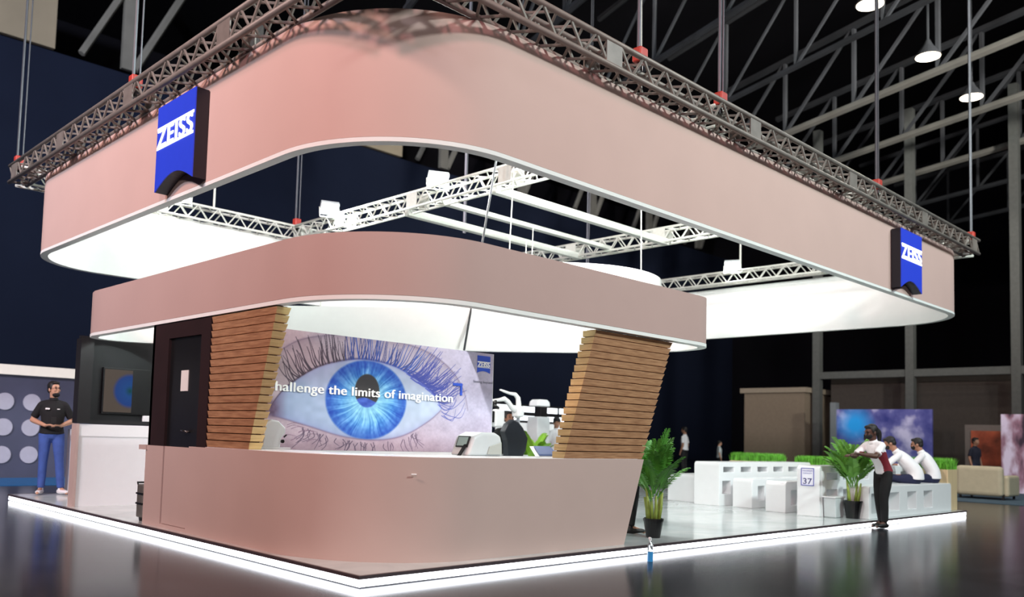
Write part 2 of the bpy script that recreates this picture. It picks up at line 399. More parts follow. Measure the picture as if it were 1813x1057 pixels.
# ------------------------------------------------------------------ slatted pillars
def slat_pillar(name, label, corners, axis, thick, n=18):
    """corners: (a0,a1) along the run at the bottom and (b0,b1) at the top; axis 'x' or 'y'"""
    (a0, a1), (b0, b1) = corners; z0, z1 = KT+0.004, 2.353
    root = empty(name, (0.2, a0, z0) if axis == 'y' else (a0, 0.2, z0), label, 'pillar', 'slatted pillars')
    P = (lambda s, d, z: (0.115+d, s, z)) if axis == 'y' else (lambda s, d, z: (s, 0.186+d, z))
    core = MB(); ins = 0.03
    qa = [P(a0+ins, ins, z0), P(a1-ins, ins, z0), P(a1-ins, thick-ins, z0), P(a0+ins, thick-ins, z0)]
    qb = [P(b0+ins, ins, z1), P(b1-ins, ins, z1), P(b1-ins, thick-ins, z1), P(b0+ins, thick-ins, z1)]
    core.add(qa+qb, [(0, 1, 2, 3), (7, 6, 5, 4), (0, 1, 5, 4), (1, 2, 6, 5), (2, 3, 7, 6), (3, 0, 4, 7)])
    shift(root, core.build('core', mat('dark_gap', (70, 48, 32), 0.8, var=0.1)))
    hgt = (z1-z0)/n
    for i in range(n):
        f0 = i/n; f1 = (i+0.86)/n; za = z0+hgt*i; zb = z0+hgt*(i+0.88)
        def edge(f): return a0+(b0-a0)*f, a1+(b1-a1)*f
        l0, l1 = edge(f0); m0, m1 = edge(f1)
        sx = 0.009                                   # lower edge tucked in, upper lip proud: lapped boards
        vs = [P(l0+sx, sx, za), P(l1-sx, sx, za), P(l1-sx, thick-sx, za), P(l0+sx, thick-sx, za),
              P(m0-0.004, -0.002, zb), P(m1+0.004, -0.002, zb), P(m1+0.004, thick, zb), P(m0-0.004, thick, zb)]
        m = MB().add(vs, [(3, 2, 1, 0), (4, 5, 6, 7), (0, 1, 5, 4), (1, 2, 6, 5), (2, 3, 7, 6), (3, 0, 4, 7)])
        o = m.build('slat', WOOD, bevel=0.003)
        o.data.materials.append(WOODE)
        for pgn in o.data.polygons:
            nn = pgn.normal
            if (axis == 'y' and nn.y < -0.7) or (axis == 'x' and nn.x < -0.7): pgn.material_index = 1
        shift(root, o)
    return root
slat_pillar('slatted_pillar', 'reddish brown slatted wood pillar beside the dark door', ((2.03, 2.91), (1.60, 2.91)), 'y', 0.16)
slat_pillar('slatted_pillar', 'leaning brown slatted wood pillar on the right end of the counter', ((2.754, 4.16), (3.255, 4.74)), 'x', 0.18)

# ------------------------------------------------------------------ mural wall with the printed eye
def mural():
    x0, x1, z0, z1 = 0.5, 4.76, 0.92, 2.351; d = 0.0055
    nx = int((x1-x0)/d)+1; nz = int((z1-z0)/d)+1
    X, Z = np.meshgrid(np.linspace(x0, x1, nx), np.linspace(z0, z1, nz))
    def noise(fx, fz, seed, ang=0.0):
        g = np.random.default_rng(seed).random((int((z1-z0)*fz)+4, int((x1-x0)*fx)+4))
        a = (X-x0)*fx; b = (Z-z0)*fz; i = a.astype(int); j = b.astype(int); u = a-i; v = b-j
        u = u*u*(3-2*u); v = v*v*(3-2*v)
        return (g[j, i]*(1-u)+g[j, i+1]*u)*(1-v)+(g[j+1, i]*(1-u)+g[j+1, i+1]*u)*v-0.5
    def curve(pts): pts = sorted(pts); return np.interp(X, [p[0] for p in pts], [p[1] for p in pts])
    def sm(pts, n=8): return catmull(pts, n, closed=False)
    C = np.zeros(X.shape+(3,))
    def lerp(a, b, t): return np.asarray(a)*(1-t[..., None])+np.asarray(b)*t[..., None]
    t = np.clip((X-1.0)/3.2, 0, 1)
    C = lerp((230, 205, 216), (218, 210, 238), t)
    low = np.clip((1.5-Z)/0.5, 0, 1)*(1-0.6*t); C = C*(1-low[..., None])+np.array((226, 190, 208))*low[..., None]
    C += (noise(6, 9, 1)*22+noise(26, 34, 2)*14+noise(70, 80, 3)*8)[..., None]
    up = sm([(1.03, 1.382), (1.245, 1.65), (1.662, 1.921), (2.085, 2.048), (2.454, 2.089), (2.903, 2.037), (3.259, 1.906), (3.537, 1.764), (3.72, 1.58), (3.766, 1.498)])
    lo = sm([(1.033, 1.323), (1.217, 1.291), (1.623, 1.203), (2.13, 1.092), (2.665, 1.061), (3.116, 1.136), (3.525, 1.328), (3.766, 1.498)])
    cr = sm([(0.9, 1.9), (1.176, 2.104), (1.452, 2.251), (1.865, 2.345), (2.332, 2.39), (3.032, 2.352), (3.483, 2.27), (3.9, 2.08), (4.172, 1.8), (4.285, 1.496)])
    U, L, K = curve(up), curve(lo), curve(cr)
    # lid shading under the crease
    inlid = (Z < K) & (Z > U) & (X > 0.9) & (X < 4.28)
    f = np.exp(-np.abs(K-Z)/0.07)*inlid*0.55
    C = C*(1-f[..., None])+np.array((150, 132, 158))*f[..., None]
    f = inlid*0.25*(1-t); C = C*(1-f[..., None])+np.array((190, 170, 180))*f[..., None]
    f = np.exp(-((Z-K)/0.012)**2)*0.45*(X < 4.28); C = C*(1-f[..., None])+np.array((128, 110, 140))*f[..., None]
    # eyeball
    eye = (Z < U) & (Z > L) & (X > 1.03) & (X < 3.766)
    S = lerp((172, 188, 224), (200, 212, 234), np.clip((X-1.2)/2.4, 0, 1)); S += (noise(12, 14, 5)*16)[..., None]
    dE = np.minimum(U-Z, Z-L); f = np.exp(-np.clip(dE, 0, 1)/0.06)*0.5; S = S*(1-f[..., None])+np.array((150, 150, 205))*f[..., None]
    f = np.clip((1.3-X)/0.25, 0, 1)*0.8; S = S*(1-f[..., None])+np.array((108, 84, 118))*f[..., None]
    # iris
    ix, iz, rx, rz = 2.475, 1.57, 0.665, 0.515
    dx = (X-ix)/rx; dz = (Z-iz)/rz; r = np.sqrt(dx*dx+dz*dz); a = np.arctan2(dz, dx)
    def angn(f, seed, wob=0.0):
        g = np.random.default_rng(seed).random(f+1); g[-1] = g[0]; q = ((a+wob*np.sin(r*9))/(2*PI)+0.5) % 1*f; i = np.clip(q.astype(int), 0, f-1); u = q-i; u = u*u*(3-2*u)
        return g[i]*(1-u)+g[i+1]*u-0.5
    st = angn(90, 11, 0.03)+0.8*angn(190, 12, 0.02)+0.7*angn(37, 13, 0.1)
    I = lerp((140, 208, 244), (88, 160, 232), np.clip((r-0.35)/0.3, 0, 1)); I = I*(1-np.clip((r-0.62)/0.3, 0, 1)[..., None])+np.array((46, 98, 200))*np.clip((r-0.62)/0.3, 0, 1)[..., None]
    I += (st*62*np.exp(-((r-0.6)/0.34)**2))[..., None]*np.array((1.1, 1.0, 0.55)); I += (noise(30, 30, 9)*30)[..., None]*np.array((1, 1, .6))
    m = np.clip((1.0-r)/0.05, 0, 1); S = S*(1-m[..., None])+I*m[..., None]
    # pupil with the blue crescent below
    p = np.sqrt(((X-2.467)/0.205)**2+((Z-1.686)/0.222)**2)
    m = np.clip((1.0-p)/0.08, 0, 1); Pc = np.ones_like(C)*np.array((58, 56, 60))
    wv = 1.575+0.028*np.cos((X-2.42)*13)
    m2 = np.clip((wv-Z)/0.012, 0, 1); Pc = Pc*(1-m2[..., None])+(np.array((58, 92, 196))+(noise(20, 30, 21)*40)[..., None])*m2[..., None]
    S = S*(1-m[..., None])+Pc*m[..., None]
    C = np.where(eye[..., None], S, C)
    # lid edges
    f = np.exp(-((Z-U)/0.014)**2)*0.75*((X > 1.05) & (X < 3.76)); lc = lerp((84, 66, 92), (70, 84, 190), np.clip((X-1.8)/1.2, 0, 1)); C = C*(1-f[..., None])+lc*f[..., None]
    f = np.exp(-((Z-L)/0.011)**2)*0.55*((X > 1.05) & (X < 3.76)); C = C*(1-f[..., None])+np.array((128, 104, 140))*f[..., None]
    # inner corner
    f = np.exp(-(((X-1.06)/0.10)**2+((Z-1.40)/0.11)**2))*0.9; C = C*(1-f[..., None])+(np.array((92, 62, 88))+(noise(30, 30, 33)*40)[..., None])*f[..., None]
    # lashes as tapering strokes
    def stroke(pts, w0, col, alpha):
        pts = catmull(pts, 7, closed=False); n = len(pts)
        for k in range(n-1):
            (ax, az), (bx, bz) = pts[k][:2], pts[k+1][:2]; w = w0*(1-0.8*k/n)+0.0022
            i0 = max(int((min(ax, bx)-w*2-x0)/d), 0); i1 = min(int((max(ax, bx)+w*2-x0)/d)+2, nx)
            j0 = max(int((min(az, bz)-w*2-z0)/d), 0); j1 = min(int((max(az, bz)+w*2-z0)/d)+2, nz)
            if i0 >= i1 or j0 >= j1: continue
            sx = X[j0:j1, i0:i1]; sz = Z[j0:j1, i0:i1]; vx = bx-ax; vz = bz-az; q = np.clip(((sx-ax)*vx+(sz-az)*vz)/(vx*vx+vz*vz+1e-9), 0, 1)
            dd = np.sqrt((sx-ax-q*vx)**2+(sz-az-q*vz)**2); f = np.clip((w-dd)/(0.6*d)+0.5, 0, 1)*alpha
            C[j0:j1, i0:i1] = C[j0:j1, i0:i1]*(1-f[..., None])+np.asarray(col)*f[..., None]
    R = random.Random(5); upx = [q[0] for q in up]; upz = [q[1] for q in up]
    lox = [q[0] for q in lo]; loz = [q[1] for q in lo]
    for k in range(132):
        cl = (k//4+0.5)/33+R.uniform(-.012, .012); x = 1.3+2.42*cl**0.9+R.uniform(-.02, .02); z = float(np.interp(x, upx, upz)); s = (x-2.3)/1.4
        ln = (0.26+0.14*R.random()-0.10*abs(s))*(0.75+0.5*R.random()); lean = s*0.30+R.uniform(-0.09, 0.09)
        if s > 0.5: lean += 0.15; ln *= 1.15
        c = (78, 66, 84) if x < 2.1 else ((62, 74, 150) if R.random() < 0.6 else (52, 92, 200)) if x < 3.2 else (72, 84, 186)
        dip = -0.035 if s < 0.6 else -0.06
        stroke([(x, z), (x+lean*0.35+0.02*s, z+ln*0.30+dip*0.3), (x+lean*0.75, z+ln*0.68), (x+lean*1.0+0.02*s, z+ln)], 0.0065*R.uniform(0.6, 1.4), c, 0.72)
    for k in range(60):   # looping cross lashes at the outer corner
        x = 3.1+0.75*R.random(); z = float(np.interp(x, upx, upz, right=1.45))+R.uniform(-0.05, 0.06); l = R.uniform(0.2, 0.5)
        stroke([(x, z), (x+l*0.4, z-0.07+0.05*R.random()), (x+l*0.8, z-0.02+R.uniform(-.05, .08)), (x+l, z+R.uniform(0.02, 0.2))], 0.005, (74, 88, 190), 0.55)
    for k in range(44):
        x = 1.5+2.1*R.random(); z = float(np.interp(x, lox, loz))-0.03-0.05*R.random(); s = (x-2.4)/1.3; l = R.uniform(0.08, 0.2)
        stroke([(x, z), (x+0.02*s+R.uniform(-.05, .05), z-l*0.5), (x+0.12*s+R.uniform(-.1, .1), z-l)], 0.0045, (104, 84, 112), 0.6)
    for k in range(10):
        x = 1.15+0.5*R.random(); z = 1.22-0.2*R.random(); stroke([(x, z), (x+0.1, z+0.03), (x+0.22, z+0.01)], 0.003, (150, 112, 140), 0.5)
    C = np.clip(C*np.where(eye, 0.92, 0.82)[..., None], 0, 255)/255.0; C = np.where(C <= 0.04045, C/12.92, ((C+0.055)/1.055)**2.4)
    me = bpy.data.meshes.new('printed_eye')
    nv = nx*nz; co = np.zeros((nv, 3), np.float32); co[:, 0] = X.ravel(); co[:, 1] = 3.197; co[:, 2] = Z.ravel()
    idx = np.arange(nv).reshape(nz, nx); q = np.stack([idx[:-1, :-1], idx[:-1, 1:], idx[1:, 1:], idx[1:, :-1]], -1).reshape(-1, 4)
    me.vertices.add(nv); me.vertices.foreach_set('co', co.ravel())
    me.loops.add(len(q)*4); me.loops.foreach_set('vertex_index', q.ravel().astype(np.int32))
    me.polygons.add(len(q)); me.polygons.foreach_set('loop_start', np.arange(len(q), dtype=np.int32)*4); me.update()
    ca = me.color_attributes.new('print', 'FLOAT_COLOR', 'POINT'); ca.data.foreach_set('color', np.concatenate([C.reshape(-1, 3), np.ones((nv, 1))], 1).astype(np.float32).ravel())
    m = bpy.data.materials.new('eye_print'); m.use_nodes = True; nt = m.node_tree; b = nt.nodes['Principled BSDF']; b.inputs['Roughness'].default_value = 0.7
    at = nt.nodes.new('ShaderNodeAttribute'); at.attribute_name = 'print'; nt.links.new(at.outputs['Color'], b.inputs['Base Color'])
    me.materials.append(m)
    o = bpy.data.objects.new('printed_eye', me); COL.objects.link(o); return o
mw = empty('mural_wall', (2.6, 3.25, 0), 'wall panel printed with a huge blue eye and white slogan', 'mural')
mwp = shift(mw, box(0.5, 3.2, 0.0, 4.77, 3.29, 2.352).build('panel', WHITE))
shift(mw, mural())
text_obj('slogan_lettering', 'Challenge the limits of imagination', 0.16, LETP, (0.955, 3.185, 1.612), (1, 0, 0), (0, 0, 1), mw, offset=0.0, extrude=0.002, width=3.0, bold=0.005, spacing=1.05)
b = MB(); b.box(3.962, 3.188, 1.845, 4.143, 3.196, 1.885); b.box(4.103, 3.188, 1.715, 4.143, 3.196, 1.845)
shift(mw, b.build('corner_mark', BLUEP))
def shield(w_, h_, arch, n=10):
    pts = [(0, 0)]
    for i in range(1, n): q = i/n; pts.append((w_*q, arch*math.sin(PI*q)))
    pts += [(w_, 0), (w_, h_), (0, h_)]; return pts
sh = MB().prism([(4.43+x, 3.196, 2.06+z) for x, z in shield(0.265, 0.25, 0.03)], (0, 0, 0), (0, -0.004, 0))
so = shift(mw, sh.build('printed_logo', BLUEP))
text_obj('logo_lettering', 'ZEISS', 0.1, LETP, (4.437, 3.189, 2.15), (1, 0, 0), (0, 0, 1), mw, extrude=0.001, width=0.24, height=0.068, bold=0.005)
lb = MB(); lb.box(4.432, 3.188, 2.218, 4.693, 3.191, 2.226); lb.box(4.432, 3.188, 2.138, 4.693, 3.191, 2.146); shift(mw, lb.build('logo_lines', LETP))
text_obj('tagline', 'Seeing beyond', 0.05, mat('printed_grey', (110, 110, 130), 0.6, var=0.02), (4.36, 3.193, 1.915), (1, 0, 0), (0, 0, 1), mw, extrude=0.001, width=0.395)

# ------------------------------------------------------------------ lit logo signs on the canopy
def logo_sign(label, O, xd, outv, depth):
    """O = lower left corner of the front face, xd = reading direction, outv = outward normal"""
    xd = V(xd); outv = V(outv); O = V(O); Z = V((0, 0, 1)); W, H = 0.92, 0.975
    root = empty('logo_sign', O-outv*depth, label, 'sign', 'blue logo signs on the canopy')
    pts = shield(W, H, 0.15, 14)
    poly = [O+xd*x+Z*z for x, z in pts]
    shift(root, MB().prism([p-outv*0.012 for p in poly], (0, 0, 0), -outv*(depth-0.012)).build('sign_box', SIGNSIDE))
    shift(root, MB().prism(poly, (0, 0, 0), -outv*0.0115).build('blue_face', BLUE))
    o = text_obj('lettering', 'ZEISS', 0.3, LETW, O+xd*0.03+Z*0.50+outv*0.004, xd, Z, root, extrude=0.003, width=W-0.07, height=0.205, bold=0.011, spacing=1.12)
    m = MB()
    for zz in (0.475, 0.70): m.prism([O+xd*0.015+Z*zz, O+xd*(W-0.015)+Z*zz, O+xd*(W-0.015)+Z*(zz+0.03), O+xd*0.015+Z*(zz+0.03)], outv*0.001, outv*0.006)
    shift(root, m.build('lettering_bands', LETW))
    return root
logo_sign('lit blue logo sign on the left end of the pink canopy', (-0.235, 3.76, 3.79), (0, -1, 0), (-1, 0, 0), 0.155)
logo_sign('lit blue logo sign near the right end of the canopy', (10.60, -0.315, 3.79), (1, 0, 0), (0, -1, 0), 0.155)

# ------------------------------------------------------------------ trusses
def truss(name, label, a, b, s, material, group, step=0.4, plates=(), cr=0.024):
    a = V(a); b = V(b); t = (b-a).normalized(); side = t.cross(V((0, 0, 1))).normalized(); Z = V((0, 0, 1)); L = (b-a).length
    root = empty(name, a, label, 'truss', group)
    cs = [(side*(s/2*i)+Z*(s/2*j)) for i, j in ((-1, -1), (1, -1), (1, 1), (-1, 1))]
    for c in cs: shift(root, MB().tube([a+c, b+c], cr, 8).build('chord', material, smooth=True))
    m = MB(); n = max(2, int(L/step))
    for k in range(4):
        c0, c1 = cs[k], cs[(k+1) % 4]
        for i in range(n):
            p = a+t*(L*i/n); q = a+t*(L*(i+0.5)/n); r = a+t*(L*(i+1)/n)
            m.tube([p+c0, q+c1], cr*0.5, 5, False); m.tube([q+c1, r+c0], cr*0.5, 5, False)
    shift(root, m.build('bracing', material))
    for f in plates:
        c = a+t*(L*f)
        for sg in (-1, 1):
            m = MB(); o = c+side*(sg*(s/2+0.012))
            m.prism([o-t*0.13-Z*s*0.55, o+t*0.13-Z*s*0.55, o+t*0.13+Z*s*0.55, o-t*0.13+Z*s*0.55], side*-0.008, side*0.008)
            shift(root, m.build('joint_plate', material))
    return root
TZ = 5.09; TS = 0.26; ox0, oy0, ox1, oy1 = -0.18, -0.22, 14.45, 9.12
G = 'outer ring of hanging trusses'
truss('box_truss', 'truss coloured grey for dim light, running outside the left side of the canopy', (ox0, oy0, TZ), (ox0, oy1, TZ), TS, GTRUSS, G, plates=(0.05, 0.25, 0.5, 0.75, 0.97), cr=0.032)
truss('box_truss', 'long truss coloured grey for dim light, above the right front of the canopy', (ox0, oy0, TZ), (ox1, oy0, TZ), TS, GTRUSS, G, plates=(0.02, 0.2, 0.4, 0.6, 0.8, 0.98), cr=0.032)
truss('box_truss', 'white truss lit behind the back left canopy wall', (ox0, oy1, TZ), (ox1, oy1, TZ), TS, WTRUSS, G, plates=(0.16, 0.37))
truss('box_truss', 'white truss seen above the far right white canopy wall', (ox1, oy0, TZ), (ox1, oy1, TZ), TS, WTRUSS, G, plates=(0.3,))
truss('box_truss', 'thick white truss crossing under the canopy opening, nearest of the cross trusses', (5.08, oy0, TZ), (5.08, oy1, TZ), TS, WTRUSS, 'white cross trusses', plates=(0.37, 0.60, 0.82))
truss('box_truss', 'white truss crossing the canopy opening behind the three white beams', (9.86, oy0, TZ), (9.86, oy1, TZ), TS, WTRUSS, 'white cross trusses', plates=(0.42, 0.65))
for y, zz, hh, lab in ((3.62, 5.0, 0.1, 'thick white beam between the cross trusses, nearest the front'), (5.7, 5.0, 0.1, 'white beam between the cross trusses, farthest back'), (4.9, 5.03, 0.055, 'thin white beam between the two thicker ones')):
    tag(box(5.1, y-0.06, zz-hh, 9.84, y+0.06, zz+0.02).build('cross_beam', WTRUSS, bevel=0.008), lab, 'beam', 'white beams under the trusses')

# flood lamps
def flood(label, loc, target, power, spread=150):
    loc = V(loc); root = empty('flood_lamp', loc, label, 'lamp', 'white flood lamps')
    d = (V(target)-loc).normalized(); q = d.to_track_quat('-Z', 'Y').to_matrix()
    def tr(pts): return [loc+q @ V(p) for p in pts]
    m = MB(); bx = MB().box(-0.17, -0.12, 0.0, 0.17, 0.12, 0.09); m.add(tr(bx.v), bx.f)
    for k in range(5):
        bx = MB().box(-0.13+0.06*k, -0.1, 0.09, -0.115+0.06*k, 0.1, 0.12); m.add(tr(bx.v), bx.f)
    shift(root, m.build('housing', GREYP))
    bx = MB().box(-0.15, -0.1, -0.012, 0.15, 0.1, -0.001); shift(root, MB().add(tr(bx.v), bx.f).build('lens', LAMPG))
    m = MB().tube([loc+q @ V((-0.19, 0, 0.04)), loc+q @ V((-0.19, 0, 0.0))+V((0, 0, -0.16)), loc+q @ V((0.19, 0, 0.0))+V((0, 0, -0.16)), loc+q @ V((0.19, 0, 0.04))], 0.012, 6)
    shift(root, m.build('bracket', WTRUSS))
    l = bpy.data.lights.new('flood_beam', 'AREA'); l.shape = 'RECTANGLE'; l.size = 0.3; l.size_y = 0.2; l.energy = power; l.color = (0.97, 1.0, 0.97); l.spread = math.radians(spread)
    o = bpy.data.objects.new('flood_beam', l); COL.objects.link(o); o.matrix_world = Matrix.Translation(loc+d*0.03) @ q.to_4x4(); shift(root, o)
    return root
flood('glaring flood lamp just below the left blue sign', (2.55, 9.02, 5.32), (0.6, 3.5, 1.5), 190)
flood('glaring flood lamp on the near cross truss, left one', (4.92, 7.75, 5.34), (3.0, 2.5, 1.0), 210)
flood('glaring flood lamp on the near cross truss, right one', (5.05, 4.85, 5.34), (3.0, 0.5, 1.5), 210)
flood('glaring flood lamp over the far right truss', (14.35, 4.75, 5.34), (9, 2.5, 1), 85)
flood('flood lamp on the middle cross truss', (9.86, 2.2, 5.36), (13.5, 5.5, 3.0), 105)
flood('flood lamp on the near cross truss facing the back wall', (5.08, 2.0, 5.36), (7.5, 9.0, 3.6), 190)
flood('added hidden flood lamp at the near cross truss front, brightening the white drum', (5.08, 0.45, 4.74), (6.0, 2.2, 3.2), 160)  # added lamp, hidden by the canopy, to brighten the drum's near face
flood('added hidden flood lamp by the front truss, brightening the inside of the lower fascia', (2.6, 0.35, 4.74), (3.2, 4.5, 2.7), 22)  # added lamp behind the canopy front, lifting the white inside of the fascia

# ------------------------------------------------------------------ drum, rods, hoists
dm = empty('hanging_drum', (6.2, 3.25, 3.02), 'white round fabric drum hanging behind the lower pink fascia', 'drum')
prof = [(1.56, 3.02), (1.62, 3.02), (1.62, 3.62), (1.56, 3.62)]
n = 64; vs = []
for r_, z_ in prof:
    for k in range(n): vs.append((6.2+r_*math.cos(2*PI*k/n), 3.25+r_*math.sin(2*PI*k/n), z_))
fs = [(i*n+k, i*n+(k+1) % n, ((i+1) % 4)*n+(k+1) % n, ((i+1) % 4)*n+k) for i in range(4) for k in range(n)]
o = MB().add(vs, fs).build('band', WHITEF, smooth=True); o.modifiers.new('es', 'EDGE_SPLIT').split_angle = 0.6; shift(dm, o)
shift(dm, MB().tube([(4.65, 3.25, 3.6), (7.75, 3.25, 3.6)], 0.012, 6).tube([(6.2, 1.7, 3.6), (6.2, 4.8, 3.6)], 0.012, 6).build('crossbar', WTRUSS))
def rod(name, label, a, b, r, m, cat='cable', group=None):
    return tag(MB().tube([a, b], r, 6).build(name, m), label, cat, group)
rod('suspension_rod', 'dark tilted pole ending at the top edge of the eye mural', (5.21, 3.13, 8.2), (4.146, 3.18, 2.354), 0.016, DCABLE, 'pole')
rod('suspension_rod', 'white rod holding the round white drum', (6.2, 1.66, 3.6), (6.35, 1.9, 12.0), 0.009, WTRUSS, 'rod')
rod('suspension_rod', 'thin white rod left of the two paired rods above the fascia', (4.80, 3.0, 2.97), (5.04, 3.1, 6.5), 0.009, WTRUSS, 'rod')
rod('suspension_rod', 'short upright white rod just above the fascia edge', (4.79, 2.66, 2.97), (4.82, 2.66, 3.95), 0.008, WTRUSS, 'rod')
rod('suspension_rod', 'thin upright white rod right of the short one above the fascia', (4.86, 2.6, 2.97), (4.89, 2.6, 4.15), 0.007, WTRUSS, 'rod')
rod('suspension_rod', 'short white rod rising from the left half of the fascia', (2.845, 4.88, 2.97), (2.845, 4.88, 3.45), 0.009, WTRUSS, 'rod')
rod('ceiling_cable', 'grey cable dropping from the roof right of the near flood lamps', (6.98, 6.22, 5.02), (6.98, 6.22, 20.9), 0.035, CABLE, 'cable')
def hoist(label, x, y, z, ztop, two=True):
    root = empty('chain_hoist', (x, y, z), label, 'hoist', 'chain hoists on the trusses')
    shift(root, box(x-0.07, y-0.06, z, x+0.07, y+0.06, z+0.16).build('motor', RED, bevel=0.02))
    shift(root, MB().tube([(x, y, z-0.1), (x, y, z)], 0.03, 8).build('hook', BLKP))
    m = MB(); m.tube([(x-0.03, y, z+0.16), (x-0.03, y, ztop)], 0.02, 6)
    if two: m.tube([(x+0.05, y, z+0.16), (x+0.05, y, ztop)], 0.012, 6)
    shift(root, m.build('chain', CABLE))
rod('added_lamp_hanger', 'short rod carrying the added lamp that faces the drum', (5.08, 0.45, 4.74), (5.08, 0.45, 4.97), 0.012, WTRUSS, 'rod')  # hanger added along with the drum's extra lamp
rod('added_lamp_hanger', 'short rod carrying the added lamp facing into the lower fascia', (2.6, 0.35, 4.74), (2.6, -0.1, 4.97), 0.012, WTRUSS, 'rod')  # hanger added along with the fascia's extra lamp
hoist('red hoist on two cables at the back corner of the near cross truss', 5.08, 9.12, 5.25, 20.9)
hoist('red hoist and pole at the far left end of the outer truss', -0.18, 9.12, 5.25, 20.9)
hoist('hoist and pole behind the left front truss above the left sign', -0.18, 4.6, 5.25, 20.9)
hoist('red hoist on a thick pole above the middle of the right front truss', 5.08, -0.22, 5.25, 20.9)
hoist('red hoist with pole between the middle and right end of the front truss', 9.86, -0.22, 5.25, 20.9)
hoist('red hoist at the right end of the outer truss near the right sign', 14.45, -0.22, 5.25, 20.9)
hoist('hoist on the far corner of the truss ring', 14.45, 9.12, 5.25, 20.9)
hoist('small hoist left of the thick pole on the right front truss', 3.4, -0.22, 5.25, 20.9, False)
for i, (x, y, z, l) in enumerate(((2.75, 9.12, 5.23, 'left'), (13.95, 4.6, 5.23, 'right'))):
    rod('lamp_mast', 'short thin mast standing on the %s back truss' % l, (x+0.5, y, z), (x+0.5, y, z+0.75), 0.022, WTRUSS, 'mast')

# ------------------------------------------------------------------ TV wall and white cabinet
tw = empty('display_wall', (1.6, 6.87, 0), 'black partition with television behind a white lower cabinet', 'wall')
shift(tw, box(0.14, 6.84, 1.16, 3.4, 6.90, 2.40).build('panel', mat('charcoal_panel', (15, 18, 23), 0.6, var=0.05)))
shift(tw, box(0.11, 6.72, 1.16, 0.29, 6.90, 2.353).build('jamb', BLACK))
shift(tw, box(0.29, 6.78, 1.16, 3.4, 6.84, 1.21).build('shelf_edge', BLACK))
wc = empty('white_cabinet', (0.12, 6.75, 0), 'tall white cabinet front below the television with a blush end panel', 'cabinet')
shift(wc, box(0.15, 6.75, 0.0, 3.4, 6.90, 1.15).build('body', WHITE))
shift(wc, box(0.11, 6.72, 0.0, 0.15, 6.90, 1.155).build('blush_end_panel', PINKP))
shift(wc, box(0.15, 6.738, 0.98, 3.4, 6.75, 1.15).build('upper_band', WHITE))
tv = empty('television', (0.95, 6.84, 1.3), 'black wall television showing a dim blue disc', 'television')
shift(tv, box(0.47, 6.79, 1.31, 1.62, 6.84, 1.975).build('bezel', BLKP, bevel=0.006))
scm = bpy.data.materials.new('dim_screen'); scm.use_nodes = True; nt = scm.node_tree; b_ = nt.nodes['Principled BSDF']
tc = nt.nodes.new('ShaderNodeTexCoord'); gr = nt.nodes.new('ShaderNodeVectorMath'); gr.operation = 'DISTANCE'; gr.inputs[1].default_value = (0.87, 6.785, 1.65)
rp = nt.nodes.new('ShaderNodeValToRGB'); rp.color_ramp.elements[0].position = 0.0; rp.color_ramp.elements[0].color = (0.0, 0.05, 0.03, 1)
e1 = rp.color_ramp.elements.new(0.08); e1.color = (0.01, 0.06, 0.22, 1); e2 = rp.color_ramp.elements.new(0.21); e2.color = (0.01, 0.045, 0.2, 1)
rp.color_ramp.elements[-1].position = 0.26; rp.color_ramp.elements[-1].color = (0.085, 0.065, 0.05, 1)
nt.links.new(tc.outputs['Object'], gr.inputs[0]); nt.links.new(gr.outputs['Value'], rp.inputs[0]); nt.links.new(rp.outputs[0], b_.inputs['Emission Color']); b_.inputs['Emission Strength'].default_value = 0.9
b_.inputs['Base Color'].default_value = (0.01, 0.01, 0.012, 1); b_.inputs['Roughness'].default_value = 0.15
shift(tv, box(0.49, 6.785, 1.335, 0.90, 6.7895, 1.95).build('lit_screen_half', scm))
shift(tv, box(0.90, 6.785, 1.335, 1.60, 6.7895, 1.95).build('screen', BLKP))
tag(box(1.09, 6.785, 1.212, 1.20, 6.83, 1.30).build('small_white_box', WHITE, bevel=0.006), 'small white box on the ledge under the television', 'box')
sc = empty('rolling_case', (0.16, 4.68, 0), 'narrow dark grey case standing beside the counter end', 'suitcase')
shift(sc, box(0.17, 4.57, 0.04, 0.42, 4.74, 0.44).build('shell', mat('case_grey', (92, 90, 86), 0.5, var=0.1), bevel=0.02))
shift(sc, MB().tube([(0.2, 4.77, 0.43), (0.2, 4.80, 0.455), (0.38, 4.80, 0.455), (0.38, 4.77, 0.43)], 0.012, 6).build('handle', BLKP))
for z in (0.2, 0.32): shift(sc, box(0.162, 4.57, z, 0.43, 4.745, z+0.02).build('rib', BLKP))
for x in (0.2, 0.38): shift(sc, MB().tube([(x-0.015, 4.65, 0.03), (x+0.015, 4.65, 0.03)], 0.03, 10).build('wheel', BLKP))
ds = empty('display_stand', (1.1, 8.85, 0), 'pale upright display stand behind the standing man', 'stand')
shift(ds, box(0.82, 8.75, 0, 1.35, 9.1, 1.06).build('body', WHITE, bevel=0.01))
shift(ds, box(1.13, 8.742, 0.62, 1.22, 8.75, 0.9).build('dark_screen', BLKP))

# ------------------------------------------------------------------ optical instruments behind the counter
wt = empty('work_table', (6.2, 4.75, 0), 'white instrument table in the middle of the stand', 'table')
shift(wt, box(5.3, 4.65, 0.80, 7.2, 4.93, 0.85).build('top', WHITE, bevel=0.008))
for x in (5.4, 7.05): shift(wt, box(x, 4.68, 0, x+0.06, 4.9, 0.80).build('leg', WHITE))
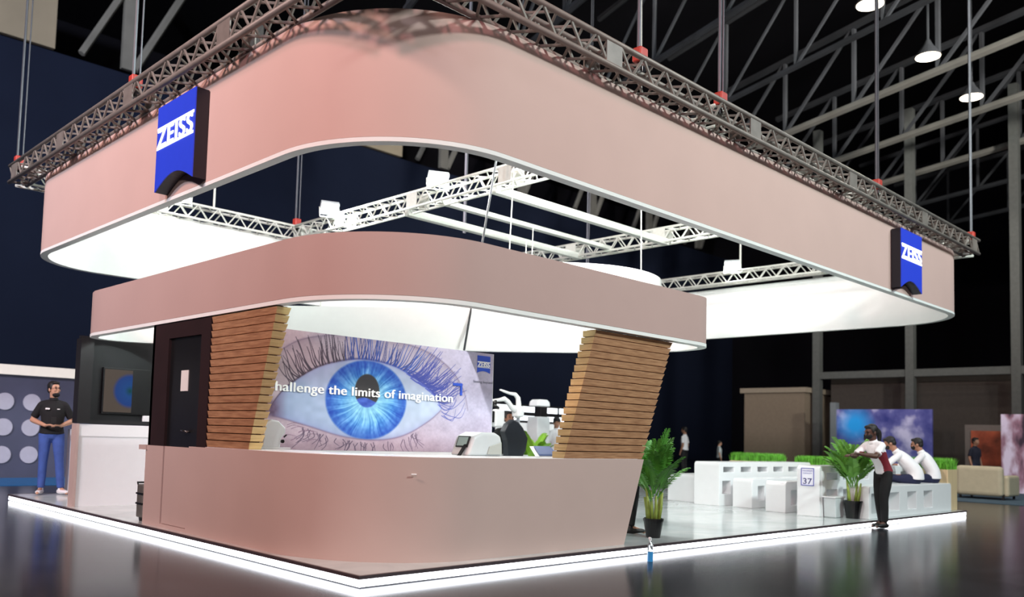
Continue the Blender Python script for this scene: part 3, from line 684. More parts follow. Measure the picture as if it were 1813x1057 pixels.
# tabletop refractor on the counter (rounded wedge with screen)
rf = empty('eye_refractor', (2.38, 0.85, KT), 'white tabletop eye refractor with small grey screen on the counter', 'instrument')
def rp_(x, y, z): return (x, y, z)
body = MB(); Y0, Y1 = 0.74, 1.02
pf_ = [(1.90, 0), (1.93, 0.06), (1.985, 0.20), (2.10, 0.245), (2.30, 0.245), (2.385, 0.21), (2.41, 0.12), (2.41, 0)]
body.prism([(x, Y0, KT+0.003+z) for x, z in pf_], (0, 0, 0), (0, Y1-Y0, 0))
shift(rf, body.build('body', GREYP, bevel=0.03))
fl = MB().prism([(2.17, Y0-0.012, KT+0.02), (2.20, Y0-0.012, KT+0.1), (2.38, Y0-0.012, KT+0.15), (2.39, Y0-0.012, KT+0.02)], (0, 0, 0), (0, 0.02, 0))
shift(rf, fl.build('side_cover', mat('warm_grey_plastic', (182, 186, 180), 0.4, var=0.02), bevel=0.005))
q = V((0.052, 0, 0.135)).normalized(); A = V((1.945, 0.79, KT+0.085)); nrm = V((-q.z, 0, q.x))
shift(rf, MB().prism([A, A+V((0, .17, 0)), A+V((0, .17, 0))+q*0.12, A+q*0.12], nrm*0.002, nrm*0.02).build('screen_frame', BLKP))
A2 = A+V((0, 0.015, 0))+q*0.012
shift(rf, MB().prism([A2, A2+V((0, .14, 0)), A2+V((0, .14, 0))+q*0.096, A2+q*0.096], nrm*0.021, nrm*0.024).build('screen', mat('grey_screen', (130, 150, 145), 0.3, emit=(130, 150, 145), es=0.3, var=0.02)))
shift(rf, MB().prism([(1.83, 0.80, KT+0.003), (1.86, 0.80, KT+0.003), (1.95, 0.80, KT+0.12), (1.925, 0.80, KT+0.12)], (0, 0, 0), (0, 0.03, 0)).build('chin_rest_bracket', BLKP))
# left instrument (rounded white hood)
li = empty('eye_scanner', (0.78, 2.6, KT), 'white rounded eye scanner half hidden by the left pillar', 'instrument')
shift(li, MB().prism([(0.55, 2.5, 0.95), (0.58, 2.5, 1.2), (0.66, 2.5, 1.265), (0.75, 2.5, 1.25), (0.84, 2.5, 1.18), (0.845, 2.5, 1.12), (0.79, 2.5, 1.06), (0.78, 2.5, 0.95)], (0, 0, 0), (0, 0.25, 0)).build('hood', WHITE, bevel=0.02))
shift(li, MB().tube([(0.79, 2.47, 1.03), (0.79, 2.49, 1.03)], 0.02, 10).tube([(0.80, 2.47, 1.075), (0.83, 2.47, 1.10)], 0.009, 6).build('dark_knobs', BLKP))
shift(li, box(0.5, 2.42, KT+0.001, 0.86, 2.8, 0.965).build('base', WHITE, bevel=0.005))
# phoropter on its arm
ph = empty('phoropter_stand', (7.3, 5.0, 0), 'white phoropter arm and pole stand with lamp arm curving overhead', 'instrument')
Yp = 5.0
shift(ph, MB().tube([(7.29, Yp, 0.0), (7.30, Yp, 1.52)], 0.033, 12).build('pole', mat('silver_pole', (170, 176, 186), 0.3, metal=0.6, var=0.03), smooth=True))
shift(ph, MB().tube(catmull_pts if False else [(6.80, Yp, 1.985), (6.9, Yp, 1.965), (7.05, Yp, 1.935), (7.2, Yp, 1.925), (7.28, Yp, 1.86), (7.30, Yp, 1.75), (7.29, Yp, 1.6), (7.28, Yp, 1.5)], [0.012, 0.022, 0.025, 0.035, 0.045, 0.05, 0.05, 0.05], 10).build('lamp_arm', WHITE, smooth=True))
shift(ph, MB().tube([(6.63, Yp, 1.79), (6.78, Yp, 1.80), (6.92, Yp, 1.83), (7.02, Yp, 1.78), (7.12, Yp, 1.68), (7.26, Yp, 1.62)], [0.02, 0.03, 0.045, 0.045, 0.05, 0.06], 10).build('refractor_arm', WHITE, smooth=True))
shift(ph, MB().tube([(6.68, Yp, 1.80), (6.68, Yp, 1.68)], 0.04, 10).tube([(6.64, Yp-0.02, 1.70), (6.76, Yp-0.02, 1.66)], 0.03, 8).build('joint', BLKP, smooth=True))
hd = shift(ph, box(6.66, Yp-0.05, 1.32, 6.90, Yp+0.05, 1.64).build('refractor_head', WHITE, bevel=0.03))
hd2 = shift(ph, box(6.42, Yp-0.05, 1.34, 6.56, Yp+0.05, 1.62).build('refractor_head', WHITE, bevel=0.02))
shift(ph, box(6.56, Yp-0.03, 1.40, 6.66, Yp+0.03, 1.60).build('dark_window', BLKP, bevel=0.01))
shift(ph, box(7.2, Yp-0.08, 1.52, 7.38, Yp+0.08, 1.72).build('column_head', WHITE, bevel=0.03))
shift(ph, MB().lathe([(0.25, 0), (0.25, 0.03), (0.05, 0.06)], (7.29, Yp, 0)).build('foot', GREYP))
# exam chair
ec = empty('exam_chair', (7.4, 4.55, 0), 'dark leather exam chair with high winged backrest', 'chair')
bk = [(7.03, 0.0), (7.0, 0.3), (6.93, 0.44), (7.02, 0.58), (7.16, 0.66), (7.30, 0.62), (7.42, 0.52), (7.55, 0.34), (7.50, 0.12), (7.42, 0.0)]
shift(ec, MB().prism([(x-0.52, 4.5, 0.80+z) for x, z in bk], (0, 0, 0), (0, 0.12, 0)).build('backrest', CHAIRL, bevel=0.03))
shift(ec, box(6.57, 3.98, 0.5, 7.02, 4.5, 0.62).build('seat', CHAIRL, bevel=0.03))
shift(ec, MB().lathe([(0.28, 0), (0.28, 0.04), (0.06, 0.08), (0.05, 0.5)], (6.79, 4.25, 0)).build('pedestal', GREYP))
tag(box(6.85, 4.68, 0.851, 7.12, 4.88, 0.94).build('instrument_box', WHITE, bevel=0.008), 'small white box with printed mark on the instrument table', 'box')
# tall white scanner column
cl = empty('scanner_column', (10.25, 7.0, 0), 'tall pale scanner column with black camera and white cap', 'instrument')
shift(cl, box(10.0, 6.9, 0, 10.42, 7.2, 1.62).build('column', GREYP, bevel=0.02))
shift(cl, box(10.12, 6.92, 1.62, 10.34, 7.1, 1.84).build('camera_block', BLKP, bevel=0.01))
shift(cl, MB().prism([(9.98, 6.9, 1.85), (10.42, 6.9, 1.85), (10.40, 6.9, 1.95), (10.32, 6.9, 2.0), (10.08, 6.9, 2.0), (10.0, 6.9, 1.95)], (0, 0, 0), (0, 0.25, 0)).build('cap', WHITE, bevel=0.02))
cw = empty('curved_display_wall', (11.9, 9.0, 0), 'curved white display wall with a lit panel band and black gap', 'display')
m1 = MB(); m2 = MB(); m3 = MB()
for k in range(9):
    x = 10.6+0.42*k; y = 8.95-0.05*(k-4)**2*0.3
    m1.box(x, y, 0.004, x+0.41, y+0.04, 1.52); m3.box(x, y+0.02, 1.52, x+0.42, y+0.05, 1.98)
    m2.box(x+0.02, y, 1.58, x+0.40, y+0.03, 1.70); m2.box(x+0.02, y, 1.79, x+0.40, y+0.03, 1.93)
shift(cw, m1.build('white_wall', WHITE)); shift(cw, m3.build('black_band', BLKP)); shift(cw, m2.build('light_panels', mat('display_light', (250, 252, 255), 0.4, emit=(240, 248, 255), es=1.3, var=0.01)))
tb = empty('tablet_stand', (5.3, 2.4, 0), 'slanted white tablet with blue-grey screen at the foot of the right pillar', 'tablet')
shift(tb, MB().prism([(4.85, 2.4, 0.87), (5.35, 2.4, 0.87), (5.40, 2.6, 1.0), (4.95, 2.6, 1.0)], (0, 0, 0), (0, 0.02, 0.03)).build('frame', WHITE))
shift(tb, MB().prism([(4.93, 2.41, 0.905), (5.32, 2.41, 0.905), (5.36, 2.58, 1.015), (5.0, 2.58, 1.015)], (0, 0, 0), (0, 0.012, 0.024)).build('screen', mat('slate_screen', (70, 84, 120), 0.3, var=0.05)))
shift(tb, box(4.95, 2.42, 0.0, 5.3, 2.62, 0.87).build('plinth', WHITE, bevel=0.01))

# ------------------------------------------------------------------ lounge furniture
def ladder(name, label, cat, group, x0, x1, y0, y1, zt, holes, sign=None, bev=0.03):
    root = empty(name, ((x0+x1)/2, (y0+y1)/2, 0), label, cat, group)
    xs = sorted({x0, x1}|{h[0] for h in holes}|{h[1] for h in holes}); zs = sorted({0.0, zt}|{h[2] for h in holes}|{h[3] for h in holes})
    bm = bmesh.new(); vm = {}
    def vv(x, z):
        if (x, z) not in vm: vm[(x, z)] = bm.verts.new((x, y0, z))
        return vm[(x, z)]
    for i in range(len(xs)-1):
        for j in range(len(zs)-1):
            cx = (xs[i]+xs[i+1])/2; cz = (zs[j]+zs[j+1])/2
            if any(h[0] < cx < h[1] and h[2] < cz < h[3] for h in holes): continue
            bm.faces.new([vv(xs[i], zs[j]), vv(xs[i+1], zs[j]), vv(xs[i+1], zs[j+1]), vv(xs[i], zs[j+1])])
    ex = bmesh.ops.extrude_face_region(bm, geom=bm.faces[:]); vs = [g for g in ex['geom'] if isinstance(g, bmesh.types.BMVert)]
    bmesh.ops.translate(bm, verts=vs, vec=(0, y1-y0, 0)); bmesh.ops.recalc_face_normals(bm, faces=bm.faces)
    # large radius on the two upper outer edges only
    me = bpy.data.meshes.new('body'); bm.to_mesh(me)
    be = [e for e in bm.edges if all(abs(v.co.z-zt) < 1e-5 and (abs(v.co.x-x0) < 1e-5 or abs(v.co.x-x1) < 1e-5) for v in e.verts) and abs(e.verts[0].co.y-e.verts[1].co.y) > 1e-4]
    bmesh.ops.bevel(bm, geom=be, offset=min(0.07, zt*0.15), segments=6, affect='EDGES', profile=0.5)
    bm.to_mesh(me); bm.free(); me.materials.append(WHITE); o = bpy.data.objects.new('body', me); COL.objects.link(o)
    md = o.modifiers.new('bevel', 'BEVEL'); md.width = 0.008; md.segments = 2; md.limit_method = 'ANGLE'
    shift(root, o); return root
hA = [(10.55, 10.80, 0.08, 0.41), (11.25, 11.75, 0.10, 0.41), (12.12, 12.55, 0.10, 0.41), (12.91, 13.35, 0.10, 0.41)]
ladder('bench', 'white bench under the two seated men, closest to the platform edge', 'bench', 'white benches', 10.45, 14.37, 0.14, 0.50, 0.53, hA)
def rowholes(x0, x1, za, zb, p=0.65, w=0.42): 
    out = []; x = x0
    while x+w < x1: out.append((round(x, 3), round(x+w, 3), za, zb)); x += p
    return out
t37 = ladder('high_table', 'white high table whose end panel carries the number 37', 'table', 'white high tables', 10.03, 14.2, 0.76, 1.14, 0.835, rowholes(10.3, 14.0, 0.60, 0.72)+rowholes(10.3, 14.0, 0.08, 0.44))
ladder('bench', 'white bench just left of the table marked 37, its square end forward', 'bench', 'white benches', 10.24, 14.2, 1.44, 1.80, 0.53, rowholes(10.45, 14.0, 0.12, 0.38, 0.9, 0.3))
ladder('bench', 'white bench right of the taller unmarked table end', 'bench', 'white benches', 10.56, 14.2, 2.22, 2.60, 0.53, rowholes(10.78, 14.0, 0.14, 0.40, 0.9, 0.25))
ladder('high_table', 'white high table with a row of openings and a plain end panel', 'table', 'white high tables', 10.43, 14.2, 2.80, 3.32, 0.81, rowholes(10.58, 14.0, 0.62, 0.72, 0.65, 0.40)+rowholes(10.55, 14.0, 0.22, 0.46, 0.65, 0.30))
ladder('bench', 'white bench behind the plain table end, half hidden by the near palm', 'bench', 'white benches', 10.78, 14.2, 3.52, 4.12, 0.53, rowholes(10.9, 14.0, 0.10, 0.40, 0.7, 0.35))
# number sign 37
sg = empty('number_sign', (10.02, 0.95, 0.7), 'white notice with blue frame reading 37 on the white table end', 'sign')
shift(sg, box(10.018, 0.845, 0.50, 10.029, 1.065, 0.795).build('plate', mat('notice_white', (240, 240, 250), 0.5, var=0.01)))
m = MB()
for a in ((0.845, 0.50, 1.065, 0.512), (0.845, 0.783, 1.065, 0.795), (0.845, 0.512, 0.857, 0.783), (1.053, 0.512, 1.065, 0.783)): m.box(10.010, a[0], a[1], 10.018, a[2], a[3])
NB = mat('notice_blue', (70, 74, 170), 0.5, var=0.02)
shift(sg, m.build('frame', NB, bevel=0.002))
text_obj('number', '37', 0.12, mat('notice_dark', (60, 62, 120), 0.5, var=0.02), (10.016, 1.03, 0.525), (0, -1, 0), (0, 0, 1), sg, offset=0.001, extrude=0.001, width=0.15, height=0.10)
text_obj('small_heading', 'MAXIMUM', 0.03, NB, (10.016, 1.035, 0.735), (0, -1, 0), (0, 0, 1), sg, extrude=0.001, width=0.16, height=0.022)
text_obj('small_heading', 'CAPACITY', 0.03, NB, (10.016, 1.03, 0.695), (0, -1, 0), (0, 0, 1), sg, extrude=0.001, width=0.15, height=0.022)
bn = empty('white_bin', (10.35, 0.52, 0), 'pale grey waste bin between the numbered table and the far palm', 'bin')
shift(bn, MB().prism([(10.12, 0.53, 0), (10.42, 0.53, 0), (10.45, 0.53, 0.32), (10.09, 0.53, 0.32)], (0, 0, 0), (0, 0.2, 0)).build('body', GREYP, bevel=0.02))
shift(bn, box(10.08, 0.52, 0.32, 10.46, 0.74, 0.345).build('rim', WHITE, bevel=0.006))
wp = empty('white_panel_chair', (10.2, 0.55, 0.35), 'narrow white upright panel behind the grey bin', 'panel')
shift(wp, box(10.09, 0.745, 0.0, 10.24, 0.757, 0.75).build('panel', WHITE, bevel=0.004))

# planters with grass
def planter(label, x0, x1, y0, y1, z1, gtop, m=PALEWOOD):
    root = empty('grass_planter', ((x0+x1)/2, (y0+y1)/2, 0), label, 'planter', 'grass topped planters')
    shift(root, box(x0, y0, 0, x1, y1, z1).build('box', m, bevel=0.006))
    shift(root, box(x0+0.03, y0+0.03, z1, x1-0.03, y1-0.03, z1+0.01).build('soil', SOIL))
    g = MB(); area = (x1-x0)*(y1-y0); N = int(min(5200, area*6500)); R = random.Random(int(x0*100+y0*10))
    for i in range(N):
        x = R.uniform(x0, x1); y = R.uniform(y0, y1); a = R.uniform(0, 2*PI); h_ = (gtop-z1)*R.uniform(0.6, 1.05); b_ = R.uniform(0.0, 0.09); w_ = 0.006
        dx, dy = math.cos(a), math.sin(a)
        g.add([(x-dy*w_, y+dx*w_, z1), (x+dy*w_, y-dx*w_, z1), (x+dx*b_*0.4+dy*w_*0.8, y+dy*b_*0.4-dx*w_*0.8, z1+h_*0.6), (x+dx*b_*0.4-dy*w_*0.8, y+dy*b_*0.4+dx*w_*0.8, z1+h_*0.6), (x+dx*b_, y+dy*b_, z1+h_)], [(0, 1, 2, 3), (3, 2, 4)])
    o = g.build('grass', GRASS, fix=False); tag(o, kind='stuff'); shift(root, o)
planter('pale wood planter with grass at the far right corner of the platform', 14.25, 14.78, 0.16, 0.95, 0.79, 1.02)
planter('grass planter behind the seated people, middle of the three', 14.3, 14.72, 1.5, 3.2, 0.76, 0.96)
planter('grass planter at the back, leftmost of the three', 14.3, 14.72, 3.6, 4.75, 0.78, 0.98)

# ------------------------------------------------------------------ palms
def palm(label, loc, H, spread, nfr, leafw, seed, lm, pot=True, potr=0.13, poth=0.26, stems=5, droop=1.0, low=0.35, elmin=56, lf=0.36):
    R = random.Random(seed); L = V(loc); root = empty('potted_palm', L, label, 'plant')
    if pot:
        shift(root, MB().lathe([(potr*0.72, 0), (potr, poth), (potr*1.06, poth), (potr*1.06, poth-0.03+0.06), (potr*0.95, poth+0.03), (potr*0.93, poth-0.02)], L).build('pot', BLKP, smooth=False))
        shift(root, MB().lathe([(potr*0.9, poth-0.03), (potr*0.9, poth-0.015)], L).build('soil', SOIL))
    for i in range(stems):
        a = 2*PI*i/stems+R.uniform(-.4, .4); r = potr*0.5
        p0 = L+V((math.cos(a)*r, math.sin(a)*r, poth-0.03)); p1 = p0+V((math.cos(a)*0.05, math.sin(a)*0.05, H*R.uniform(0.28, 0.42)))
        shift(root, MB().tube([p0, (p0+p1)/2+V((0.01, 0, 0)), p1], [0.028, 0.022, 0.012], 7).build('stem', STEMG, smooth=True))
    for i in range(nfr):
        a = 2.399*i+R.uniform(-.3, .3); e = R.uniform(0.0, 1.0)
        ln = H*R.uniform(0.45, 0.62); z0 = L.z+poth+H*(low-0.12+0.25*e)*0.9
        el = math.radians(elmin+(86-elmin)*e)
        pts = []; p = V((L.x+math.cos(a)*0.03, L.y+math.sin(a)*0.03, z0)); dirv = V((math.cos(a)*math.cos(el), math.sin(a)*math.cos(el), math.sin(el)))
        ns = 12
        for k in range(ns+1):
            pts.append(p.copy()); p = p+dirv*(ln/ns); dirv = (dirv+V((math.cos(a)*0.03*spread, math.sin(a)*0.03*spread, -0.09*droop*(k/ns+0.25)))).normalized()
        m = MB().tube(pts, [0.007*(1-0.8*k/ns)+0.001 for k in range(ns+1)], 5)
        for k in range(3, ns+1):
            for sgn in (-1, 1):
                for sub in (0, 0.5):
                    if k == ns and sub: continue
                    q = pts[k] if not sub else (pts[k]+pts[min(k+1, ns)])/2
                    t = (pts[min(k+1, ns)]-pts[k-1]).normalized(); sd = t.cross(V((0, 0, 1))).normalized()*sgn; upv = sd.cross(t)*sgn
                    ll = ln*lf*(1-abs(k/ns-0.45)*1.1)*R.uniform(0.85, 1.1); d1 = (t*0.75+sd*0.75+V((0, 0, 0.15))).normalized()
                    c1 = q+d1*ll*0.5; c2 = q+d1*ll+V((0, 0, -ll*0.28)); wv = (t-d1*t.dot(d1)).normalized()*leafw
                    m.add([q, c1+wv, c2, c1-wv], [(0, 1, 2, 3)])
        shift(root, m.build('frond', lm, fix=False))
    return root
palm('tall potted palm in black pot beside the slanted counter end', (4.74, 0.42, 0), 1.07, 0.55, 26, 0.015, 3, LEAF, stems=6, potr=0.115, poth=0.2, droop=0.75)
palm('lush potted palm with broad leaves that the woman is reaching into', (10.36, 0.36, 0), 1.12, 0.6, 24, 0.022, 8, LEAFM, stems=4, potr=0.14, poth=0.26, droop=0.95)
palm('bright lime plant seen behind the exam chair', (7.85, 5.1, 0), 1.1, 0.5, 16, 0.03, 12, LEAF2, stems=4, potr=0.14, poth=0.26)
bt = empty('sanitiser_bottle', (3.55, -0.34, FZ), 'clear bottle with white pump and blue base before the light strip', 'bottle')
shift(bt, MB().lathe([(0.028, 0), (0.03, 0.1)], (3.55, -0.34, FZ)).build('blue_base', mat('bottle_blue', (60, 150, 215), 0.3, var=0.03), smooth=False))
shift(bt, MB().lathe([(0.028, 0.1), (0.028, 0.17), (0.012, 0.2), (0.01, 0.215)], (3.55, -0.34, FZ)).build('clear_body', GLASSM))
shift(bt, MB().lathe([(0.014, 0.215), (0.014, 0.235)], (3.55, -0.34, FZ)).tube([(3.555, -0.34, FZ+0.24), (3.515, -0.35, FZ+0.245)], 0.011, 6).build('pump', WHITE))

# ------------------------------------------------------------------ people
def cr1(vals, n):
    out = []; N = len(vals)
    for i in range(N-1):
        p0, p1, p2, p3 = vals[max(i-1, 0)], vals[i], vals[i+1], vals[min(i+2, N-1)]
        for k in range(n):
            t = k/n; out.append(0.5*((2*p1)+(p2-p0)*t+(2*p0-5*p1+4*p2-p3)*t*t+(3*p1-p0-3*p2+p3)*t**3))
    out.append(vals[-1]); return out
def loft(m, pts, rad, side=(1, 0, 0), n=4, seg=14, round_ends=(1, 1)):
    P = [V(p) for p in pts]; A = [r[0] if isinstance(r, tuple) else r for r in rad]; B = [r[1] if isinstance(r, tuple) else r for r in rad]
    P = cr1(P, n); A = cr1(A, n); B = cr1(B, n); N = len(P)
    T = [(P[min(i+1, N-1)]-P[max(i-1, 0)]).normalized() for i in range(N)]
    rings = []
    def ring(c, t, a, b):
        s = V(side); s = s-t*s.dot(t)
        if s.length < 1e-3: s = V((0, 1, 0))-t*t.y
        s.normalize(); u = t.cross(s)
        return [c+s*(a*math.cos(2*PI*k/seg))+u*(b*math.sin(2*PI*k/seg)) for k in range(seg)]
    if round_ends[0]:
        for f in (0.02, 0.55, 0.88): rings.append(ring(P[0]-T[0]*min(A[0], B[0])*math.sqrt(1-f*f)*round_ends[0], T[0], A[0]*f, B[0]*f))
    for i in range(N): rings.append(ring(P[i], T[i], A[i], B[i]))
    if round_ends[1]:
        for f in (0.88, 0.55, 0.02): rings.append(ring(P[-1]+T[-1]*min(A[-1], B[-1])*math.sqrt(1-f*f)*round_ends[1], T[-1], A[-1]*f, B[-1]*f))
    vs = [p for r in rings for p in r]; fs = []
    for i in range(len(rings)-1):
        for k in range(seg): fs.append((i*seg+k, i*seg+(k+1) % seg, (i+1)*seg+(k+1) % seg, (i+1)*seg+k))
    fs.append(tuple(range(seg-1, -1, -1))); fs.append(tuple((len(rings)-1)*seg+k for k in range(seg)))
    m.add(vs, fs)
def remeshed(m, name, material, parent, vox, smooth=2):
    o = m.build(name, material)
    md = o.modifiers.new('r', 'REMESH'); md.mode = 'VOXEL'; md.voxel_size = vox; md.use_smooth_shade = True
    if smooth: s = o.modifiers.new('s', 'SMOOTH'); s.iterations = smooth; s.factor = 0.5
    dg = bpy.context.evaluated_depsgraph_get(); me = bpy.data.meshes.new_from_object(o.evaluated_get(dg)); o.modifiers.clear()
    old = o.data; o.data = me; bpy.data.meshes.remove(old)
    me.materials.clear(); me.materials.append(material); me.polygons.foreach_set('use_smooth', [True]*len(me.polygons))
    o.parent = parent; return o
DEF = dict(pel=(0, 0, .95), wai=(0, 0, 1.08), che=(0, -.005, 1.28), nek=(0, .01, 1.46), hed=(0, -.02, 1.62), hy=0, hp=0,
           sL=(.17, 0, 1.375), eL=(.22, .03, 1.12), wL=(.22, -.05, .87), sR=(-.17, 0, 1.375), eR=(-.22, .03, 1.12), wR=(-.22, -.05, .87),
           hL=(.09, 0, .92), kL=(.10, -.02, .50), aL=(.11, .03, .09), hR=(-.09, 0, .92), kR=(-.10, -.02, .50), aR=(-.11, .03, .09),
           tL=(.13, -.15, .03), tR=(-.13, -.15, .03), dL=None, dR=None)
def person(label, loc, rz, pose, skin, shirt, trousers, shoes, hair='short', mask=False, glasses=False, sleeves='short', scale=1.0, vox=0.011, build=1.0, side_panel=None, collar=True, badge=False, cap=None, bg=False):
    D = dict(DEF); D.update(pose); g = {k: (V(v) if isinstance(v, tuple) else v) for k, v in D.items()}
    root = empty('person', loc, label, 'person', rz=rz); root.scale = (scale,)*3
    hc = g['hed']; R = Matrix.Rotation(math.radians(g['hy']), 3, 'Z') @ Matrix.Rotation(math.radians(g['hp']), 3, 'X')
    H = lambda x, y, z: hc+R @ V((x, y, z))
    spine = [g['pel'], g['wai'], g['che'], g['nek']]
    sd = (g['sL']-g['sR']).normalized(); bd = build
    body = MB()
    # trunk under the clothes, neck, head
    loft(body, [g['pel'], g['wai'], g['che'], g['che'].lerp(g['nek'], .6)], [(.13*bd, .09), (.115*bd, .08), (.14*bd, .095), (.11, .07)], sd)
    loft(body, [g['che'].lerp(g['nek'], .55), g['nek'], H(0, .02, -.04)], [(.09, .06), (.056, .056), (.055, .06)], sd)
    Rm = R
    body.ell(H(0, .012, .03), (.074, .093, .092), 18, 12, Rm); body.ell(H(0, -.02, -.035), (.058, .066, .075), 16, 10, Rm)
    body.ell(H(0, -.052, -.083), (.028, .024, .022), 10, 7, Rm)       # chin
    body.ell(H(0, -.094, -.015), (.012, .018, .022), 10, 7, Rm)        # nose
    body.ell(H(0, -.088, .012), (.009, .012, .022), 8, 6, Rm)
    body.ell(H(0, -.082, -.052), (.026, .014, .010), 10, 6, Rm)        # lips
    body.ell(H(0, -.078, .035), (.05, .016, .012), 12, 6, Rm)          # brow
    for s in (-1, 1):
        body.ell(H(.076*s, .012, -.008), (.012, .02, .032), 8, 7, Rm); body.ell(H(.036*s, -.072, -.02), (.022, .018, .018), 8, 6, Rm)
    for s, S, E_, W, dd in ((1, 'sL', 'eL', 'wL', 'dL'), (-1, 'sR', 'eR', 'wR', 'dR')):
        a, b, c = g[S], g[E_], g[W]
        loft(body, [a, a.lerp(b, .5), b], [.048, .046, .038], sd); loft(body, [b, b.lerp(c, .35), c], [.040, .039, .025], sd)
        fd = (g[dd] if g[dd] is not None else (c-b)).normalized(); rest = V((0, 0, 1)).cross(fd)
        ac = rest.normalized() if rest.length > .2 else V((1, 0, 0)); nr = fd.cross(ac)
        if nr.z > 0 and abs(nr.z) > .3: nr = -nr
        palmc = c+fd*.05
        loft(body, [c, c+fd*.035, c+fd*.085], [(.024, .02), (.036, .016), (.038, .014)], ac)
        if not bg:
            for k, (off, l) in enumerate(((-.030, .062), (-.010, .072), (.010, .068), (.029, .052))):
                p = c+fd*.085+ac*off; q = p+fd*l*.45+nr*.010; r = q+fd*l*.35+nr*.026
                loft(body, [p-fd*.01, q, r], [.0095, .009, .0075], ac, 2, 8)
            th = -1 if s > 0 else 1; tb_ = c+fd*.03+ac*.03*th
            loft(body, [tb_, tb_+ac*.025*th+fd*.03+nr*.01, tb_+ac*.022*th+fd*.062+nr*.022], [.013, .011, .009], ac, 2, 8)
        else:
            loft(body, [c+fd*.07, c+fd*.12+nr*.02], [(.036, .014), (.03, .012)], ac, 2, 8)
    for s in ('L', 'R'):
        loft(body, [g['h'+s], g['k'+s], g['a'+s]], [.065, .045, .032], (1, 0, 0))
        loft(body, [g['a'+s], g['a'+s].lerp(g['t'+s], .5), g['t'+s]], [.03, .028, .022], (1, 0, 0))
    remeshed(body, 'body', skin, root, vox*0.8, 1)
    # eyes, brows, mouth
    if not bg:
        m = MB()
        for s in (-1, 1):
            m.ell(H(.031*s, -.0825, .012), (.013, .008, .007), 10, 6, Rm)
            m.ell(H(.033*s, -.087, .034), (.020, .006, .004), 10, 5, Rm)
        o = m.build('eyes_and_brows', EYEM, root, smooth=True)
        if not mask: MB().ell(H(0, -.0945, -.053), (.022, .005, .005), 10, 5, Rm).build('mouth', LIPS, root, smooth=True)
    # hair
    m = MB()
    hm = HAIR
    m.ell(H(0, .028, .052), (.083, .094, .088), 20, 12, Rm); m.ell(H(0, .062, .0), (.072, .055, .07), 14, 9, Rm); m.ell(H(0, -.035, .098), (.062, .052, .03), 12, 8, Rm)
    for s in (-1, 1): m.ell(H(.07*s, .0, .03), (.014, .03, .045), 8, 7, Rm)
    if hair == 'bun': m.ell(H(0, .115, .03), (.05, .045, .05), 12, 9, Rm)
    if hair == 'tail':
        loft(m, [H(0, .09, .05), H(0, .14, -.02), H(0, .13, -.13), H(0, .11, -.2)], [.035, .04, .03, .012])
    remeshed(m, 'hair', hm, root, 0.009, 1)
    if cap:
        m = MB().ell(H(0, .02, .075), (.09, .1, .075), 18, 10, Rm).ell(H(0, -.10, .06), (.06, .07, .012), 12, 6, Rm); m.build('cap', cap, root, smooth=True)
    if mask:
        y = -.09 if mask == 'chin' else -.05; m = MB()
        if mask == 'chin': m.ell(H(0, -.045, -.088), (.056, .058, .036), 14, 9, Rm)
        else: m.ell(H(0, -.05, -.045), (.062, .056, .052), 14, 9, Rm)
        m.build('face_mask', BSHIRT, root, smooth=True)
    if glasses:
        m = MB()
        for s in (-1, 1):
            c = [(H(.034*s+.024*math.cos(q), -.098, .012+.018*math.sin(q))) for q in [2*PI*k/10 for k in range(11)]]
            m.tube(c, .0016, 4); m.tube([H(.058*s, -.098, .014), H(.078*s, .01, .01)], .0016, 4)
        m.tube([H(-.01, -.098, .014), H(.01, -.098, .014)], .0016, 4); m.build('glasses', CABLE, root)
    # shirt
    sh = MB(); top = g['che'].lerp(g['nek'], .62)
    loft(sh, [g['pel']+(g['wai']-g['pel'])*-.12, g['wai'], g['che'], top, g['nek']-(g['nek']-g['che']).normalized()*.015], [(.172*bd, .130*bd), (.150*bd, .113*bd), (.170*bd, .122), (.145, .095), (.066, .064)], sd, 5, 20, (0.1, 0.2))
    for S, E_, W in (('sL', 'eL', 'wL'), ('sR', 'eR', 'wR')):
        a, b, c = g[S], g[E_], g[W]
        loft(sh, [g['nek']-(g['nek']-g['che']).normalized()*.035, g['nek'].lerp(a, .5)+V((0, 0, -.012)), a], [(.05, .05), (.052, .056), (.055, .058)], sd.cross(V((0, 0, 1))), 4, 14, (.3, .6))
        if sleeves == 'short': loft(sh, [a, a.lerp(b, .45), a.lerp(b, .78)], [.056, .060, .062], sd, 4, 14, (.7, .1))
        else: loft(sh, [a, a.lerp(b, .5), b, b.lerp(c, .5), c], [.060, .058, .052, .046, .038], sd, 4, 14, (1, .1))
    so = remeshed(sh, 'shirt', shirt, root, vox, 2)
    if side_panel:
        so.data.materials.append(side_panel)
        for p in so.data.polygons:
            c = p.center
            f = (c-g['che']).dot(sd)
            if abs(f) > .095*bd and c.z < g['sL'].z-.10 and abs((c-g['wai'].lerp(g['che'], .5)).dot((g['nek']-g['pel']).normalized())) < .3 and (c-g['eL']).length > .1 and (c-g['eR']).length > .1: p.material_index = 1
    if collar:
        m = MB(); ax = (g['nek']-g['che']).normalized()
        loft(m, [g['nek']-ax*.02, g['nek']+ax*.028], [(.072, .070), (.062, .062)], sd, 3, 16, (0, 0)); m.build('collar', shirt, root, smooth=True)
    if badge:
        f = V((0, -1, 0)); c = g['che']
        box(-.105, c.y-.142, c.z+.025, -.045, c.y-.128, c.z+.05).build('name_badge', LETP, root, bevel=.002)
        box(.06, c.y-.140, c.z+.03, .10, c.y-.128, c.z+.042).build('shirt_logo', LETP, root)
    # trousers
    tr = MB(); hd_ = (g['hL']-g['hR']).normalized()
